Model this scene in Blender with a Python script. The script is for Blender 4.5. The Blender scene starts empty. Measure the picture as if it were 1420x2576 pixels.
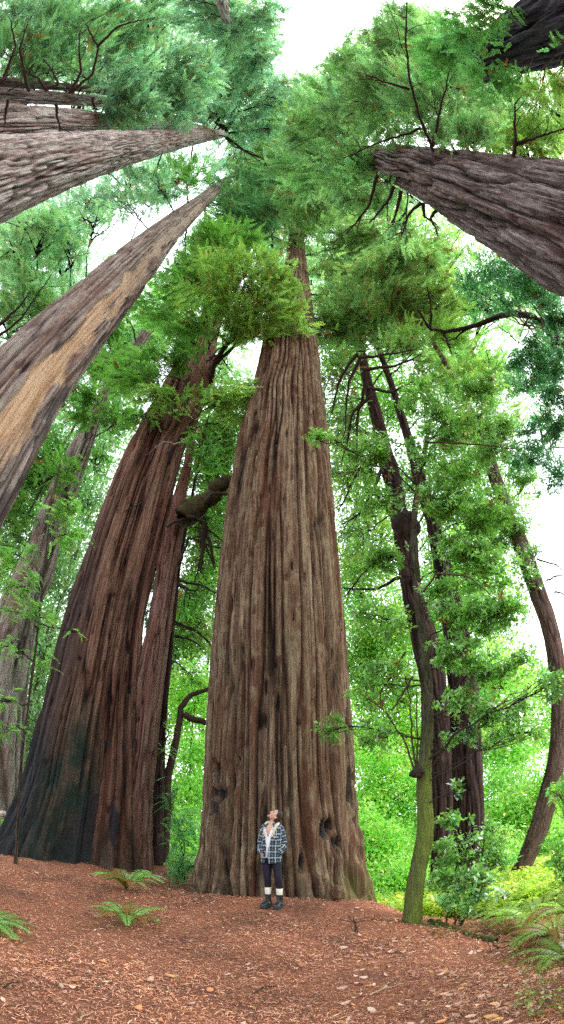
import bpy, bmesh, math, random
import numpy as np
from mathutils import Vector, Matrix

PI = math.pi
rng = np.random.default_rng(11)
random.seed(11)
scene = bpy.context.scene
COL = scene.collection

# ------------------------------------------------------------------ camera
CAM_H = 1.53
PITCH = (2060 - 1288) / 1070.0            # radians above the horizon
FPX = 1070.0                              # photo pixels per radian of the swept lens
W2, H2 = 710.0, 1288.0
cam_pos = np.array([0.0, 0.0, CAM_H])
c_up = np.array([0, -math.sin(PITCH), math.cos(PITCH)])
c_fw = np.array([0, math.cos(PITCH), math.sin(PITCH)])

cd = bpy.data.cameras.new('camera')
cd.type = 'PANO'
cd.panorama_type = 'FISHEYE_LENS_POLYNOMIAL'
cd.sensor_fit = 'VERTICAL'
cd.sensor_height = 36.0
cd.sensor_width = 36.0 * 564 / 1024
cd.fisheye_fov = math.radians(340)
cd.fisheye_polynomial_k0 = 0.0
cd.fisheye_polynomial_k1 = -(2576 / FPX) / 36.0
cd.fisheye_polynomial_k2 = 0.0
cd.fisheye_polynomial_k3 = 0.0
cd.fisheye_polynomial_k4 = 0.0
cd.clip_end = 2000
cam = bpy.data.objects.new('camera', cd)
cam.location = cam_pos
cam.rotation_euler = (PI / 2 + PITCH, 0, 0)
COL.objects.link(cam)
scene.camera = cam


def pdir(px, py):
    dx, dy = (px - W2) / FPX, (H2 - py) / FPX
    r = math.hypot(dx, dy)
    if r < 1e-9:
        return c_fw.copy()
    s = math.sin(r)
    return np.array([dx / r * s, 0, 0]) + c_up * (dy / r * s) + c_fw * math.cos(r)


def proj(P):
    d = np.asarray(P, float) - cam_pos
    d = d / np.linalg.norm(d, axis=-1, keepdims=True)
    x = d[..., 0]; y = d @ c_up; z = d @ c_fw
    th = np.arccos(np.clip(z, -1, 1)); s = np.hypot(x, y) + 1e-9
    return W2 + FPX * th * x / s, H2 - FPX * th * y / s


def at(px, py, dist):
    return cam_pos + pdir(px, py) * dist


def at_y(px, py, hd):
    """the point seen at (px,py) whose horizontal distance from the viewer is hd"""
    d = pdir(px, py)
    return cam_pos + d * (hd / max(1e-6, math.hypot(d[0], d[1])))


# ------------------------------------------------------------------ noise
_tabs = {}


def vnoise(u, v, pu, seed):
    if (pu, seed) not in _tabs:
        _tabs[(pu, seed)] = np.random.default_rng(seed * 977 + pu).random((pu, 512))
    T = _tabs[(pu, seed)]
    iu = np.floor(u).astype(int); iv = np.floor(v).astype(int)
    fu = u - iu; fv = v - iv
    fu = fu * fu * (3 - 2 * fu); fv = fv * fv * (3 - 2 * fv)
    a = T[iu % pu, iv % 512]; b = T[(iu + 1) % pu, iv % 512]
    c = T[iu % pu, (iv + 1) % 512]; d = T[(iu + 1) % pu, (iv + 1) % 512]
    return (a * (1 - fu) + b * fu) * (1 - fv) + (c * (1 - fu) + d * fu) * fv


def sstep(a, b, x):
    t = np.clip((x - a) / (b - a), 0, 1)
    return t * t * (3 - 2 * t)


# ------------------------------------------------------------------ objects
def mesh_np(name, V, F, mat, colors=None, attrs=None, smooth=False, origin=None):
    """V (n,3), F (m,k) -> mesh data; colors (n,3) point colour; attrs {name: (n,)}"""
    V = np.asarray(V, np.float32)
    if origin is not None:
        V = V - np.asarray(origin, np.float32)
    F = np.asarray(F, np.int32)
    me = bpy.data.meshes.new(name)
    n, (m, k) = len(V), F.shape
    me.vertices.add(n); me.vertices.foreach_set('co', V.ravel())
    me.loops.add(m * k); me.loops.foreach_set('vertex_index', F.ravel())
    me.polygons.add(m)
    me.polygons.foreach_set('loop_start', np.arange(0, m * k, k, dtype=np.int32))
    me.polygons.foreach_set('loop_total', np.full(m, k, np.int32))
    if smooth:
        me.polygons.foreach_set('use_smooth', np.ones(m, bool))
    if colors is not None:
        a = me.attributes.new('tint', 'FLOAT_COLOR', 'POINT')
        c4 = np.ones((n, 4), np.float32); c4[:, :3] = colors
        a.data.foreach_set('color', c4.ravel())
    for kx, vx in (attrs or {}).items():
        a = me.attributes.new(kx, 'FLOAT', 'POINT')
        a.data.foreach_set('value', np.asarray(vx, np.float32))
    me.update(calc_edges=True)
    me.materials.append(mat)
    return me


def link(name, me, parent=None):
    o = bpy.data.objects.new(name, me)
    COL.objects.link(o)
    if parent is not None:
        o.parent = parent
    return o


def tag(o, label=None, cat=None, group=None, kind=None):
    if label: o['label'] = label
    if cat: o['category'] = cat
    if group: o['group'] = group
    if kind: o['kind'] = kind
    return o


def thing(name, loc, label, cat, group=None):
    o = bpy.data.objects.new(name, None)
    o.location = loc
    o.empty_display_size = 0.2
    COL.objects.link(o)
    return tag(o, label, cat, group)


# ------------------------------------------------------------------ materials
def nodes_of(name):
    m = bpy.data.materials.new(name)
    m.use_nodes = True
    nt = m.node_tree
    nt.nodes.clear()
    out = nt.nodes.new('ShaderNodeOutputMaterial')
    return m, nt, out


def N(nt, t, **kw):
    n = nt.nodes.new(t)
    for k, v in kw.items():
        if k in n.inputs.keys():
            n.inputs[k].default_value = v
        else:
            setattr(n, k, v)
    return n


def L(nt, a, b):
    nt.links.new(a, b)


def mixc(nt, fac, a, b, mode='MIX'):
    n = nt.nodes.new('ShaderNodeMix')
    n.data_type = 'RGBA'; n.blend_type = mode
    for s, v in ((0, fac), (6, a), (7, b)):
        if hasattr(v, 'is_output'):
            nt.links.new(v, n.inputs[s])
        elif s == 0:
            n.inputs[0].default_value = v
        else:
            n.inputs[s].default_value = (*v, 1) if len(v) == 3 else v
    return n.outputs[2]


def ramp(nt, src, stops):
    n = nt.nodes.new('ShaderNodeValToRGB')
    cr = n.color_ramp
    while len(cr.elements) > 1:
        cr.elements.remove(cr.elements[-1])
    for i, (p, c) in enumerate(stops):
        e = cr.elements[0] if i == 0 else cr.elements.new(p)
        e.position = p
        e.color = (*c, 1) if hasattr(c, '__len__') else (c, c, c, 1)
    nt.links.new(src, n.inputs[0])
    return n.outputs[0]


def noise(nt, vec, scale, detail=4, rough=0.6, dist=0.0):
    n = N(nt, 'ShaderNodeTexNoise', Scale=scale, Detail=detail, Roughness=rough, Distortion=dist)
    nt.links.new(vec, n.inputs['Vector'])
    return n.outputs[0]


def stretch(nt, sx, sy, sz):
    tc = nt.nodes.new('ShaderNodeTexCoord')
    mp = nt.nodes.new('ShaderNodeMapping')
    mp.inputs['Scale'].default_value = (sx, sy, sz)
    nt.links.new(tc.outputs['Object'], mp.inputs[0])
    return mp.outputs[0]


def attr(nt, name, out='Fac'):
    n = nt.nodes.new('ShaderNodeAttribute')
    n.attribute_name = name
    return n.outputs[out]


def bark_mat(name, dark, mid, light, moss=0.0, mosscol=(0.10, 0.12, 0.03), char_shade=(0.010, 0.010, 0.013),
             scar=(0.46, 0.325, 0.215), sc=1.0, lichen=0.25):
    m, nt, out = nodes_of(name)
    fur = attr(nt, 'furrow')
    fine = noise(nt, stretch(nt, 13 * sc, 13 * sc, 0.55 * sc), 1.0, 6, 0.6, 0.35)
    fib = noise(nt, stretch(nt, 30 * sc, 30 * sc, 0.8 * sc), 1.0, 5, 0.62)
    big = noise(nt, stretch(nt, 0.9, 0.9, 0.22), 1.0, 4, 0.6)
    blot = noise(nt, stretch(nt, 5, 5, 2.2), 1.0, 6, 0.7)
    c = mixc(nt, ramp(nt, fur, [(0.20, 0.0), (0.42, 0.55), (0.75, 1.0)]), dark, mid)
    lf = nt.nodes.new('ShaderNodeMath'); lf.operation = 'MULTIPLY'
    L(nt, ramp(nt, fine, [(0.42, 0.0), (0.68, 1.0)]), lf.inputs[0])
    L(nt, ramp(nt, fur, [(0.3, 0.0), (0.85, 1.0)]), lf.inputs[1])
    c = mixc(nt, lf.outputs[0], c, light)
    c = mixc(nt, ramp(nt, fib, [(0.36, 0.80), (0.47, 0.0)]), c, dark)
    warm = (mid[0] * 1.02, mid[1] * 0.80, mid[2] * 0.70)
    c = mixc(nt, ramp(nt, big, [(0.50, 0.0), (0.68, 0.6)]), c, warm)
    strip = noise(nt, stretch(nt, 2.6, 2.6, 0.10), 1.0, 3, 0.6)
    c = mixc(nt, ramp(nt, strip, [(0.36, 0.65), (0.48, 0.0)]), c, (mid[0] * 0.85, mid[1] * 0.60, mid[2] * 0.52))
    c = mixc(nt, ramp(nt, strip, [(0.54, 0.0), (0.66, 0.5)]), c, mixc(nt, lf.outputs[0], (mid[0] * 0.95, mid[1] * 1.12, mid[2] * 1.05), (light[0] * 0.9, light[1] * 1.02, light[2] * 1.0)))
    grey = (light[0] * 0.85, light[1] * 0.98, light[2] * 0.9)
    lm = nt.nodes.new('ShaderNodeMath'); lm.operation = 'MULTIPLY'
    L(nt, ramp(nt, blot, [(0.5, 0.0), (0.62, lichen)]), lm.inputs[0])
    L(nt, fur, lm.inputs[1])
    c = mixc(nt, lm.outputs[0], c, grey)
    # exposed wood
    sn = ramp(nt, noise(nt, stretch(nt, 8, 8, 0.35), 1.0, 7, 0.72, 0.3), [(0.30, (scar[0] * .30, scar[1] * .22, scar[2] * .22)), (0.42, (scar[0] * .72, scar[1] * .62, scar[2] * .55)), (0.52, scar), (0.66, (scar[0] * 1.08, scar[1] * 1.18, scar[2] * 1.3))])
    sn = mixc(nt, ramp(nt, noise(nt, stretch(nt, 1.6, 1.6, 0.3), 1.0, 5, 0.65), [(0.5, 0.0), (0.62, 0.75)]), sn, (0.20, 0.12, 0.095))
    zt = nt.nodes.new('ShaderNodeTexCoord'); zs = nt.nodes.new('ShaderNodeSeparateXYZ'); L(nt, zt.outputs['Object'], zs.inputs[0])
    zm = N(nt, 'ShaderNodeMapRange'); zm.inputs['From Min'].default_value = 12; zm.inputs['From Max'].default_value = 24; L(nt, zs.outputs[2], zm.inputs['Value'])
    gm = N(nt, 'ShaderNodeMath', operation='MULTIPLY'); gm.inputs[1].default_value = 0.75; L(nt, zm.outputs[0], gm.inputs[0])
    sn = mixc(nt, gm.outputs[0], sn, mixc(nt, fine, (0.16, 0.13, 0.12), (0.42, 0.38, 0.34)))
    c = mixc(nt, attr(nt, 'scar'), c, sn)
    # moss / algae
    mo = nt.nodes.new('ShaderNodeMath'); mo.operation = 'MULTIPLY'
    L(nt, ramp(nt, noise(nt, stretch(nt, 3, 3, 1.5), 1.0, 6, 0.7), [(0.30, 0.40), (0.55, 1.0)]), mo.inputs[0])
    L(nt, attr(nt, 'moss'), mo.inputs[1])
    mc = mixc(nt, fine, tuple(x * 0.45 for x in mosscol), tuple(x * 1.6 for x in mosscol))
    c = mixc(nt, mo.outputs[0], c, mc)
    c = mixc(nt, attr(nt, 'char_shade'), c, mixc(nt, blot, char_shade, tuple(x * 3 for x in char_shade)))  # burn marks, and the side shade painted on the left trunk
    b = N(nt, 'ShaderNodeBsdfPrincipled', Roughness=0.9)
    b.inputs['Specular IOR Level'].default_value = 0.15
    L(nt, c, b.inputs['Base Color'])
    add = nt.nodes.new('ShaderNodeMath'); add.operation = 'ADD'
    L(nt, fine, add.inputs[0]); L(nt, fib, add.inputs[1])
    bp = N(nt, 'ShaderNodeBump', Strength=0.9, Distance=0.05)
    L(nt, add.outputs[0], bp.inputs['Height'])
    L(nt, bp.outputs[0], b.inputs['Normal'])
    L(nt, b.outputs[0], out.inputs[0])
    return m


def leaf_mat(name, trans=0.45, gloss=0.06, boost=1.5):
    m, nt, out = nodes_of(name)
    col = attr(nt, 'tint', 'Color')
    d = N(nt, 'ShaderNodeBsdfDiffuse')
    t = N(nt, 'ShaderNodeBsdfTranslucent')
    L(nt, col, d.inputs[0])
    L(nt, mixc(nt, 1.0, col, (1.15 * boost, 1.2 * boost, 0.8 * boost), 'MULTIPLY'), t.inputs[0])
    mx = nt.nodes.new('ShaderNodeMixShader'); mx.inputs[0].default_value = trans
    L(nt, d.outputs[0], mx.inputs[1]); L(nt, t.outputs[0], mx.inputs[2])
    g = N(nt, 'ShaderNodeBsdfGlossy', Roughness=0.35)
    g.inputs[0].default_value = (0.9, 0.95, 1, 1)
    fr = N(nt, 'ShaderNodeFresnel', IOR=1.35)
    mu = N(nt, 'ShaderNodeMath', operation='MULTIPLY'); mu.inputs[1].default_value = gloss * 10
    L(nt, fr.outputs[0], mu.inputs[0])
    m2 = nt.nodes.new('ShaderNodeMixShader')
    L(nt, mu.outputs[0], m2.inputs[0]); L(nt, mx.outputs[0], m2.inputs[1]); L(nt, g.outputs[0], m2.inputs[2])
    L(nt, m2.outputs[0], out.inputs[0])
    return m


def plain_mat(name, col, rough=0.8, var=0.25, scale=40, spec=0.3, bump=0.0):
    m, nt, out = nodes_of(name)
    tc = nt.nodes.new('ShaderNodeTexCoord')
    n = noise(nt, tc.outputs['Object'], scale, 5, 0.6)
    c = mixc(nt, n, tuple(x * (1 - var) for x in col), tuple(min(1, x * (1 + var)) for x in col))
    b = N(nt, 'ShaderNodeBsdfPrincipled', Roughness=rough)
    b.inputs['Specular IOR Level'].default_value = spec
    L(nt, c, b.inputs['Base Color'])
    if bump:
        bp = N(nt, 'ShaderNodeBump', Strength=bump, Distance=0.01)
        L(nt, n, bp.inputs['Height']); L(nt, bp.outputs[0], b.inputs['Normal'])
    L(nt, b.outputs[0], out.inputs[0])
    return m


def tint_mat(name, rough=0.85):
    m, nt, out = nodes_of(name)
    b = N(nt, 'ShaderNodeBsdfPrincipled', Roughness=rough)
    b.inputs['Specular IOR Level'].default_value = 0.2
    L(nt, attr(nt, 'tint', 'Color'), b.inputs['Base Color'])
    L(nt, b.outputs[0], out.inputs[0])
    return m


M_MAIN = bark_mat('bark_brown_grey', (0.009, 0.005, 0.004), (0.108, 0.062, 0.041), (0.30, 0.23, 0.155), lichen=0.55)
M_LEFT = bark_mat('bark_dark_red', (0.010, 0.005, 0.004), (0.110, 0.055, 0.040), (0.26, 0.160, 0.115), mosscol=(0.016, 0.028, 0.022), lichen=0.15)
M_THIRD = bark_mat('bark_red_brown', (0.014, 0.008, 0.008), (0.13, 0.066, 0.052), (0.25, 0.16, 0.13))
M_GREY = bark_mat('bark_silver', (0.035, 0.026, 0.026), (0.19, 0.15, 0.14), (0.42, 0.37, 0.35), lichen=0.5)
M_LILAC = bark_mat('bark_lilac_grey', (0.030, 0.022, 0.024), (0.21, 0.170, 0.17), (0.52, 0.48, 0.48), lichen=0.7)
M_RIGHT = bark_mat('bark_deep_furrowed', (0.008, 0.006, 0.008), (0.115, 0.086, 0.086), (0.40, 0.345, 0.345), lichen=0.5, sc=1.5)
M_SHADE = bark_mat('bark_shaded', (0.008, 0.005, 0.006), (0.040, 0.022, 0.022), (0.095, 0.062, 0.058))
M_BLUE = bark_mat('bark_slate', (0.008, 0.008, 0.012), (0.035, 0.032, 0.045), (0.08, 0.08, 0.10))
M_MOSSY = bark_mat('bark_mossy', (0.016, 0.012, 0.009), (0.055, 0.044, 0.034), (0.13, 0.115, 0.09), mosscol=(0.14, 0.185, 0.035), sc=2.5)
M_LEAN = bark_mat('bark_smooth_brown', (0.030, 0.020, 0.018), (0.105, 0.070, 0.058), (0.20, 0.15, 0.13), sc=2.0, lichen=0.15)
M_TWIG = plain_mat('twig_wood', (0.030, 0.022, 0.018), 0.9, 0.5, 12)
M_TWIGR = plain_mat('twig_wood_brown', (0.055, 0.034, 0.024), 0.9, 0.5, 12)
M_LEAF = leaf_mat('needle_foliage', 0.55, 0.012)
M_BROAD = leaf_mat('broad_leaf', 0.42, 0.025)
M_LIME = leaf_mat('lime_leaf', 0.5, 0.01)

# ------------------------------------------------------------------ terrain
CTRL = [  # x, y, z
    (0, 0, 0), (0, 2.5, 0), (-1.6, 2.4, -0.12), (1.6, 2.4, -0.12), (0, 5, 0.02), (-0.15, 7.1, 0.02), (-0.06, 7.6, 0.06), (-6.4, 9.55, -0.42), (-5.5, 9.87, -0.15), (-4.62, 10.2, -0.03), (-3.69, 10.36, 0.02),
    (-2.86, 10.83, 0.03), (-2.28, 11.78, -0.1), (-2.55, 7.58, -0.05), (-1.81, 5.5, -0.12), (-2.95, 4.64, -0.28), (-2.3, 3.5, -0.18), (-1.69, 9.14, -0.30), (1.69, 9.15, -0.48), (1.69, 6.17, -0.18),
    (1.7, 7.0, -0.28), (2.04, 6.17, -0.28), (2.82, 5.97, -0.55), (2.94, 4.65, -0.62), (4.9, 9.28, -0.85), (3.9, 11.3, -1.0), (4.7, 11.5, -1.1), (2.6, 9.2, -1.05), (2.4, 11, -1.45), (2, 14, -1.7), (5, 15, -1.7), (9, 15, -1.5),
    (8, 8, -0.9), (2, 18, -1.7), (10, 22, -1.5), (-1.5, 14, -0.8), (-8, 12, -0.4), (-6, 15, -0.3), (-10, 16, -0.4), (-12, 8, -0.5), (0, 14, -1.2), (0, 22, -1.4), (-5, -5, 0), (5, -5, 0), (0, -10, 0), (-12, -5, 0), (12, -5, 0), (10, 3, -0.4),
    (6, 1, -0.2), (-6.4, 0.5, -0.1), (-5, 4, -0.3), (-8, 25, -0.5), (12, 12, -1.2), (-16, 16, -0.4), (18, 18, -1.4), (-16, -12, 0), (16, -12, 0), (0, 30, -1.4), (4.5, 4, -0.6)]
_C = np.array(CTRL, float)


def _tps(r2):
    return 0.5 * r2 * np.log(r2 + 1e-9)


_n = len(_C)
_A = np.zeros((_n + 3, _n + 3))
_d2 = ((_C[:, None, :2] - _C[None, :, :2]) ** 2).sum(-1)
_A[:_n, :_n] = _tps(_d2) + np.eye(_n) * 0.05
_A[:_n, _n] = 1; _A[:_n, _n + 1:] = _C[:, :2]; _A[_n, :_n] = 1; _A[_n + 1:, :_n] = _C[:, :2].T
_wts = np.linalg.solve(_A, np.concatenate([_C[:, 2], np.zeros(3)]))


def gz(x, y):
    x = np.asarray(x, float); y = np.asarray(y, float)
    sh = x.shape
    xf, yf = x.ravel(), y.ravel()
    r = np.hypot(xf, yf); k = np.minimum(1, 26 / np.maximum(r, 1e-6))
    xc, yc = xf * k, yf * k
    o = np.empty(len(xf))
    for i in range(0, len(xf), 20000):
        s = slice(i, i + 20000)
        d2 = (xc[s, None] - _C[None, :, 0]) ** 2 + (yc[s, None] - _C[None, :, 1]) ** 2
        o[s] = _tps(d2) @ _wts[:_n] + _wts[_n] + xc[s] * _wts[_n + 1] + yc[s] * _wts[_n + 2]
    o = np.clip(o, -2.0, 1.0)
    o += 0.09 * np.exp(-((np.hypot(xf, yf - 9.3) - 1.9) / 0.3) ** 2)
    o += 0.05 * (vnoise(xf * 0.9 + 50, yf * 0.9 + 50, 256, 5) - 0.5) + 0.035 * (vnoise(xf * 3.1 + 50, yf * 3.1 + 50, 256, 6) - 0.5)
    return o.reshape(sh)


def gz1(x, y):
    return float(gz(np.array([x]), np.array([y]))[0])


def ground_at(px, py):
    d = pdir(px, py)
    t = np.arange(1.5, 40, 0.05)
    P = cam_pos + d * t[:, None]
    hit = np.where(P[:, 2] <= gz(P[:, 0], P[:, 1]))[0]
    p = P[hit[0]] if len(hit) else P[-1]
    p[2] = gz1(p[0], p[1])
    return p


def make_ground():
    a = np.linspace(-1, 1, 321)
    g = np.sign(a) * (np.abs(a) * 14 + np.abs(a) ** 6 * 286)
    X, Y = np.meshgrid(g, g + 4, indexing='ij')
    Z = gz(X, Y) + 0.02 * (vnoise(X * 11 + 99, Y * 11 + 99, 512, 8) - 0.5) * (np.hypot(X, Y) < 14)
    n = len(a)
    V = np.stack([X, Y, Z], -1).reshape(-1, 3)
    i = np.arange(n * n).reshape(n, n)
    F = np.stack([i[:-1, :-1], i[1:, :-1], i[1:, 1:], i[:-1, 1:]], -1).reshape(-1, 4)
    m, nt, out = nodes_of('needle_duff')
    tc = nt.nodes.new('ShaderNodeTexCoord')
    v = tc.outputs['Object']
    n1 = noise(nt, v, 55, 6, 0.75, 1.2)
    n2 = noise(nt, v, 1.1, 5, 0.65)
    n3 = noise(nt, v, 170, 3, 0.6, 2.0)
    c = ramp(nt, n1, [(0.30, (0.065, 0.024, 0.017)), (0.45, (0.23, 0.088, 0.055)), (0.57, (0.44, 0.185, 0.112)), (0.74, (0.58, 0.32, 0.21))])
    c = mixc(nt, ramp(nt, n2, [(0.45, 0.0), (0.62, 0.7)]), c, (0.11, 0.055, 0.045))
    c = mixc(nt, ramp(nt, n3, [(0.55, 0.0), (0.70, 0.65)]), c, (0.34, 0.19, 0.125))
    # green ground colour in the hollow on the far side
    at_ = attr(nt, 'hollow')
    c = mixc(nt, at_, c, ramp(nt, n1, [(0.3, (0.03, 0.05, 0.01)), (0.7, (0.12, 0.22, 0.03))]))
    b = N(nt, 'ShaderNodeBsdfPrincipled', Roughness=0.95)
    b.inputs['Specular IOR Level'].default_value = 0.1
    L(nt, c, b.inputs['Base Color'])
    bp = N(nt, 'ShaderNodeBump', Strength=0.8, Distance=0.03)
    L(nt, n1, bp.inputs['Height']); L(nt, bp.outputs[0], b.inputs['Normal'])
    L(nt, b.outputs[0], out.inputs[0])
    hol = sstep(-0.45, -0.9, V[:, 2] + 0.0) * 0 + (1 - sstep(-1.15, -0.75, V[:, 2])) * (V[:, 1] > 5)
    me = mesh_np('ground', V, F, m, attrs={'hollow': hol}, smooth=True)
    o = link('ground', me)
    tag(o, 'reddish brown forest floor covered in fallen needles', None, None, 'structure')


make_ground()

# ------------------------------------------------------------------ trunks
TREES = {}


def trunk_axis(pairs, hd, plane_az=None):
    """pairs: (lx,ly,rx,ry) outline points from low to high; returns centres and radii on the vertical plane at distance hd"""
    C, R = [], []
    l0 = pdir((pairs[0][0] + pairs[0][2]) / 2, (pairs[0][1] + pairs[0][3]) / 2)
    az = plane_az if plane_az is not None else math.atan2(l0[1], l0[0])
    nrm = np.array([math.cos(az), math.sin(az), 0])
    for lx, ly, rx, ry in pairs:
        a, b = pdir(lx, ly), pdir(rx, ry)
        c = a + b; c /= np.linalg.norm(c)
        t = hd / max(0.02, c @ nrm)
        C.append(cam_pos + c * t)
        ang = math.acos(max(-1, min(1, a @ b)))
        R.append(math.sin(ang / 2) * t)
    return np.array(C), np.array(R)


def build_trunk(name, label, cat, pairs, hd, mat, ridge_w=0.16, depth=0.35, nseg=220, nring=220, flare=0.25, top_extra=0.35,
                max_h=75, base_xy=None, plane_az=None, seed=1, group=None, base_grow=1.15, lobes=0.12, modify=None, moss=None, twist=0.0,
                thing_name='redwood_tree', aspect=12.0, wav=0.22):
    C, R = trunk_axis(pairs, hd, plane_az)
    o = np.argsort(C[:, 2]); C, R = C[o], R[o]
    keep = C[:, 2] < max_h
    C, R = C[keep], R[keep]
    # down to the ground
    low = C[0]
    if base_xy is None:
        bx, by = low[0], low[1]
    else:
        bx, by = base_xy
    gb = gz1(bx, by)
    if low[2] > gb + 0.3:
        k = 4
        ts = np.linspace(0, 1, k, endpoint=False)
        add = np.stack([bx + (low[0] - bx) * ts ** 1.0, by + (low[1] - by) * ts, gb + (low[2] - gb) * ts], -1)
        C = np.concatenate([add, C]); R = np.concatenate([R[0] * (1 + (base_grow - 1) * (1 - ts)), R])
    C = np.concatenate([[C[0] - np.array([0, 0, 0.9])], C]); R = np.concatenate([[R[0] * 1.06], R])
    # beyond the last outline
    dv = C[-1] - C[-3]; dv /= np.linalg.norm(dv)
    C = np.concatenate([C, [C[-1] + dv * (C[-1][2] * top_extra)]]); R = np.concatenate([R, [0.03]])
    s = np.concatenate([[0], np.cumsum(np.linalg.norm(np.diff(C, axis=0), axis=1))])
    # rings spread evenly over the viewing angle
    ss = np.linspace(0, s[-1], 4000)
    P = np.stack([np.interp(ss, s, C[:, i]) for i in range(3)], -1)
    rr = np.interp(ss, s, R)
    ker = np.hanning(161); ker /= ker.sum()
    def sm(a):
        e = np.concatenate([2 * a[0] - a[80:0:-1], a, 2 * a[-1] - a[-2:-82:-1]])
        return np.convolve(e, ker, 'valid')
    P = np.stack([sm(P[:, i]) for i in range(3)], -1); rr = np.maximum(0.02, sm(rr))
    dist = np.linalg.norm(P - cam_pos, axis=1)
    w = np.concatenate([[0], np.cumsum(np.linalg.norm(np.diff(P, axis=0), axis=1) * (0.25 / 8 + 1.0 / dist[1:]))])
    si = np.interp(np.linspace(0, w[-1], nring), w, ss)
    Pc = np.stack([np.interp(si, ss, P[:, i]) for i in range(3)], -1)
    rc = np.interp(si, ss, rr)
    base = np.array([bx, by, gb])
    th = np.linspace(0, 2 * PI, nseg, endpoint=False)
    H = Pc[:, 2] - gb
    TH, HH = np.meshgrid(th, si, indexing='xy')
    hab = np.meshgrid(th, H, indexing='xy')[1]
    RR = rc[:, None]
    rmean = float(np.median(rc[: max(3, nring // 2)]))
    nu = max(8, int(round(2 * PI * rmean / ridge_w)))
    U = TH / (2 * PI)
    u = U + 0.012 * (vnoise(U * 7, HH * 0.5 + 3, 7, seed) - 0.5) + twist * HH
    u = u + wav / nu * (vnoise(U * nu / 2, HH * 0.9 / (ridge_w * aspect), max(2, nu // 2), seed + 9) - 0.5)
    vv = HH / (ridge_w * aspect)
    n1 = vnoise(u * nu, vv, nu, seed + 1)
    f1 = np.abs(n1 - 0.5) * 2
    nu2 = nu * 2
    n2 = vnoise(u * nu2, vv * 1.7 + 31, nu2, seed + 2)
    f2 = np.abs(n2 - 0.5) * 2
    nl = max(4, nu // 4)
    n3 = vnoise(u * nl, vv * 0.5 + 7, nl, seed + 3)
    prof = 0.64 * np.clip(f1 * 1.7, 0, 1) ** 0.8 + 0.20 * np.clip(f2 * 2.0, 0, 1) + 0.30 * (n3 - 0.5) + 0.10 * vnoise(u * nu2, HH / (ridge_w * 1.1), nu2, seed + 4) - 0.30 * sstep(0.80, 0.92, vnoise(u * nu + 3, HH / (ridge_w * 3.0), nu, seed + 8))
    furrow = np.clip(prof / 0.85, 0, 1)
    fl = np.exp(-np.maximum(hab, 0) / 0.9)
    lob = vnoise(U * 9, HH * 0.35, 9, seed + 5) - 0.5 + 0.5 * (vnoise(U * 17, HH * 0.3, 17, seed + 6) - 0.5)
    att = {'furrow': furrow, 'char_shade': np.zeros_like(furrow), 'scar': np.zeros_like(furrow), 'moss': np.zeros_like(furrow)}
    dd = ridge_w * depth
    small = np.clip(RR / rmean, 0.12, 1.0)
    rad = RR * (1 + lobes * (vnoise(U * 5, HH * 0.12, 5, seed + 7) - 0.5)) + dd * (prof - 0.6) * small * 2.8
    rad = rad + RR * flare * fl * (0.35 + 1.5 * np.maximum(lob, -0.2))
    V = np.stack([Pc[:, 0, None] + rad * np.cos(TH), Pc[:, 1, None] + rad * np.sin(TH), np.broadcast_to(Pc[:, 2, None], TH.shape) + 0 * TH], -1)
    if modify:
        V = modify(V, TH, hab, Pc, rc, att, rad) if modify else V
    if moss is not None:
        att['moss'] = moss(V, TH, hab)
    i = np.arange(nring * nseg).reshape(nring, nseg)
    j = np.roll(i, -1, axis=1)
    F = np.stack([i[:-1], j[:-1], j[1:], i[1:]], -1).reshape(-1, 4)
    root = thing(thing_name, base, label, cat, group)
    me = mesh_np(name, V.reshape(-1, 3), F, mat, attrs={k: v.ravel() for k, v in att.items()}, smooth=True, origin=base)
    link('trunk', me, root)
    TREES[name] = dict(root=root, base=base, C=Pc, R=rc, mat=mat, twig=M_TWIG)
    return root


def facing(V, Pc):
    """signed angle (rad) of each surface point round its trunk from the side that faces the viewer; + is to the viewer's right"""
    n = V - Pc[:, None, :]
    toc = cam_pos[None, None, :] - Pc[:, None, :]
    a = np.arctan2(n[..., 1], n[..., 0]); b = np.arctan2(toc[..., 1], toc[..., 0])
    return -((a - b + PI) % (2 * PI) - PI) * -1


def patches(V, Pc, spots, power=1.0, seed=3):
    px, py = proj(V)
    front = np.cos(facing(V, Pc)) > -0.1
    m = np.zeros(px.shape)
    wob = vnoise(px / 9, py / 22, 512, seed) * 0.9 + vnoise(px / 3.5, py / 9, 512, seed + 1) * 0.6 - 0.75
    for x, y, rx, ry in spots:
        d = np.sqrt(((px - x) / rx) ** 2 + ((py - y) / ry) ** 2) + wob * 0.8
        m = np.maximum(m, 1 - sstep(0.75, 1.1, d))
    return m * front


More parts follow.
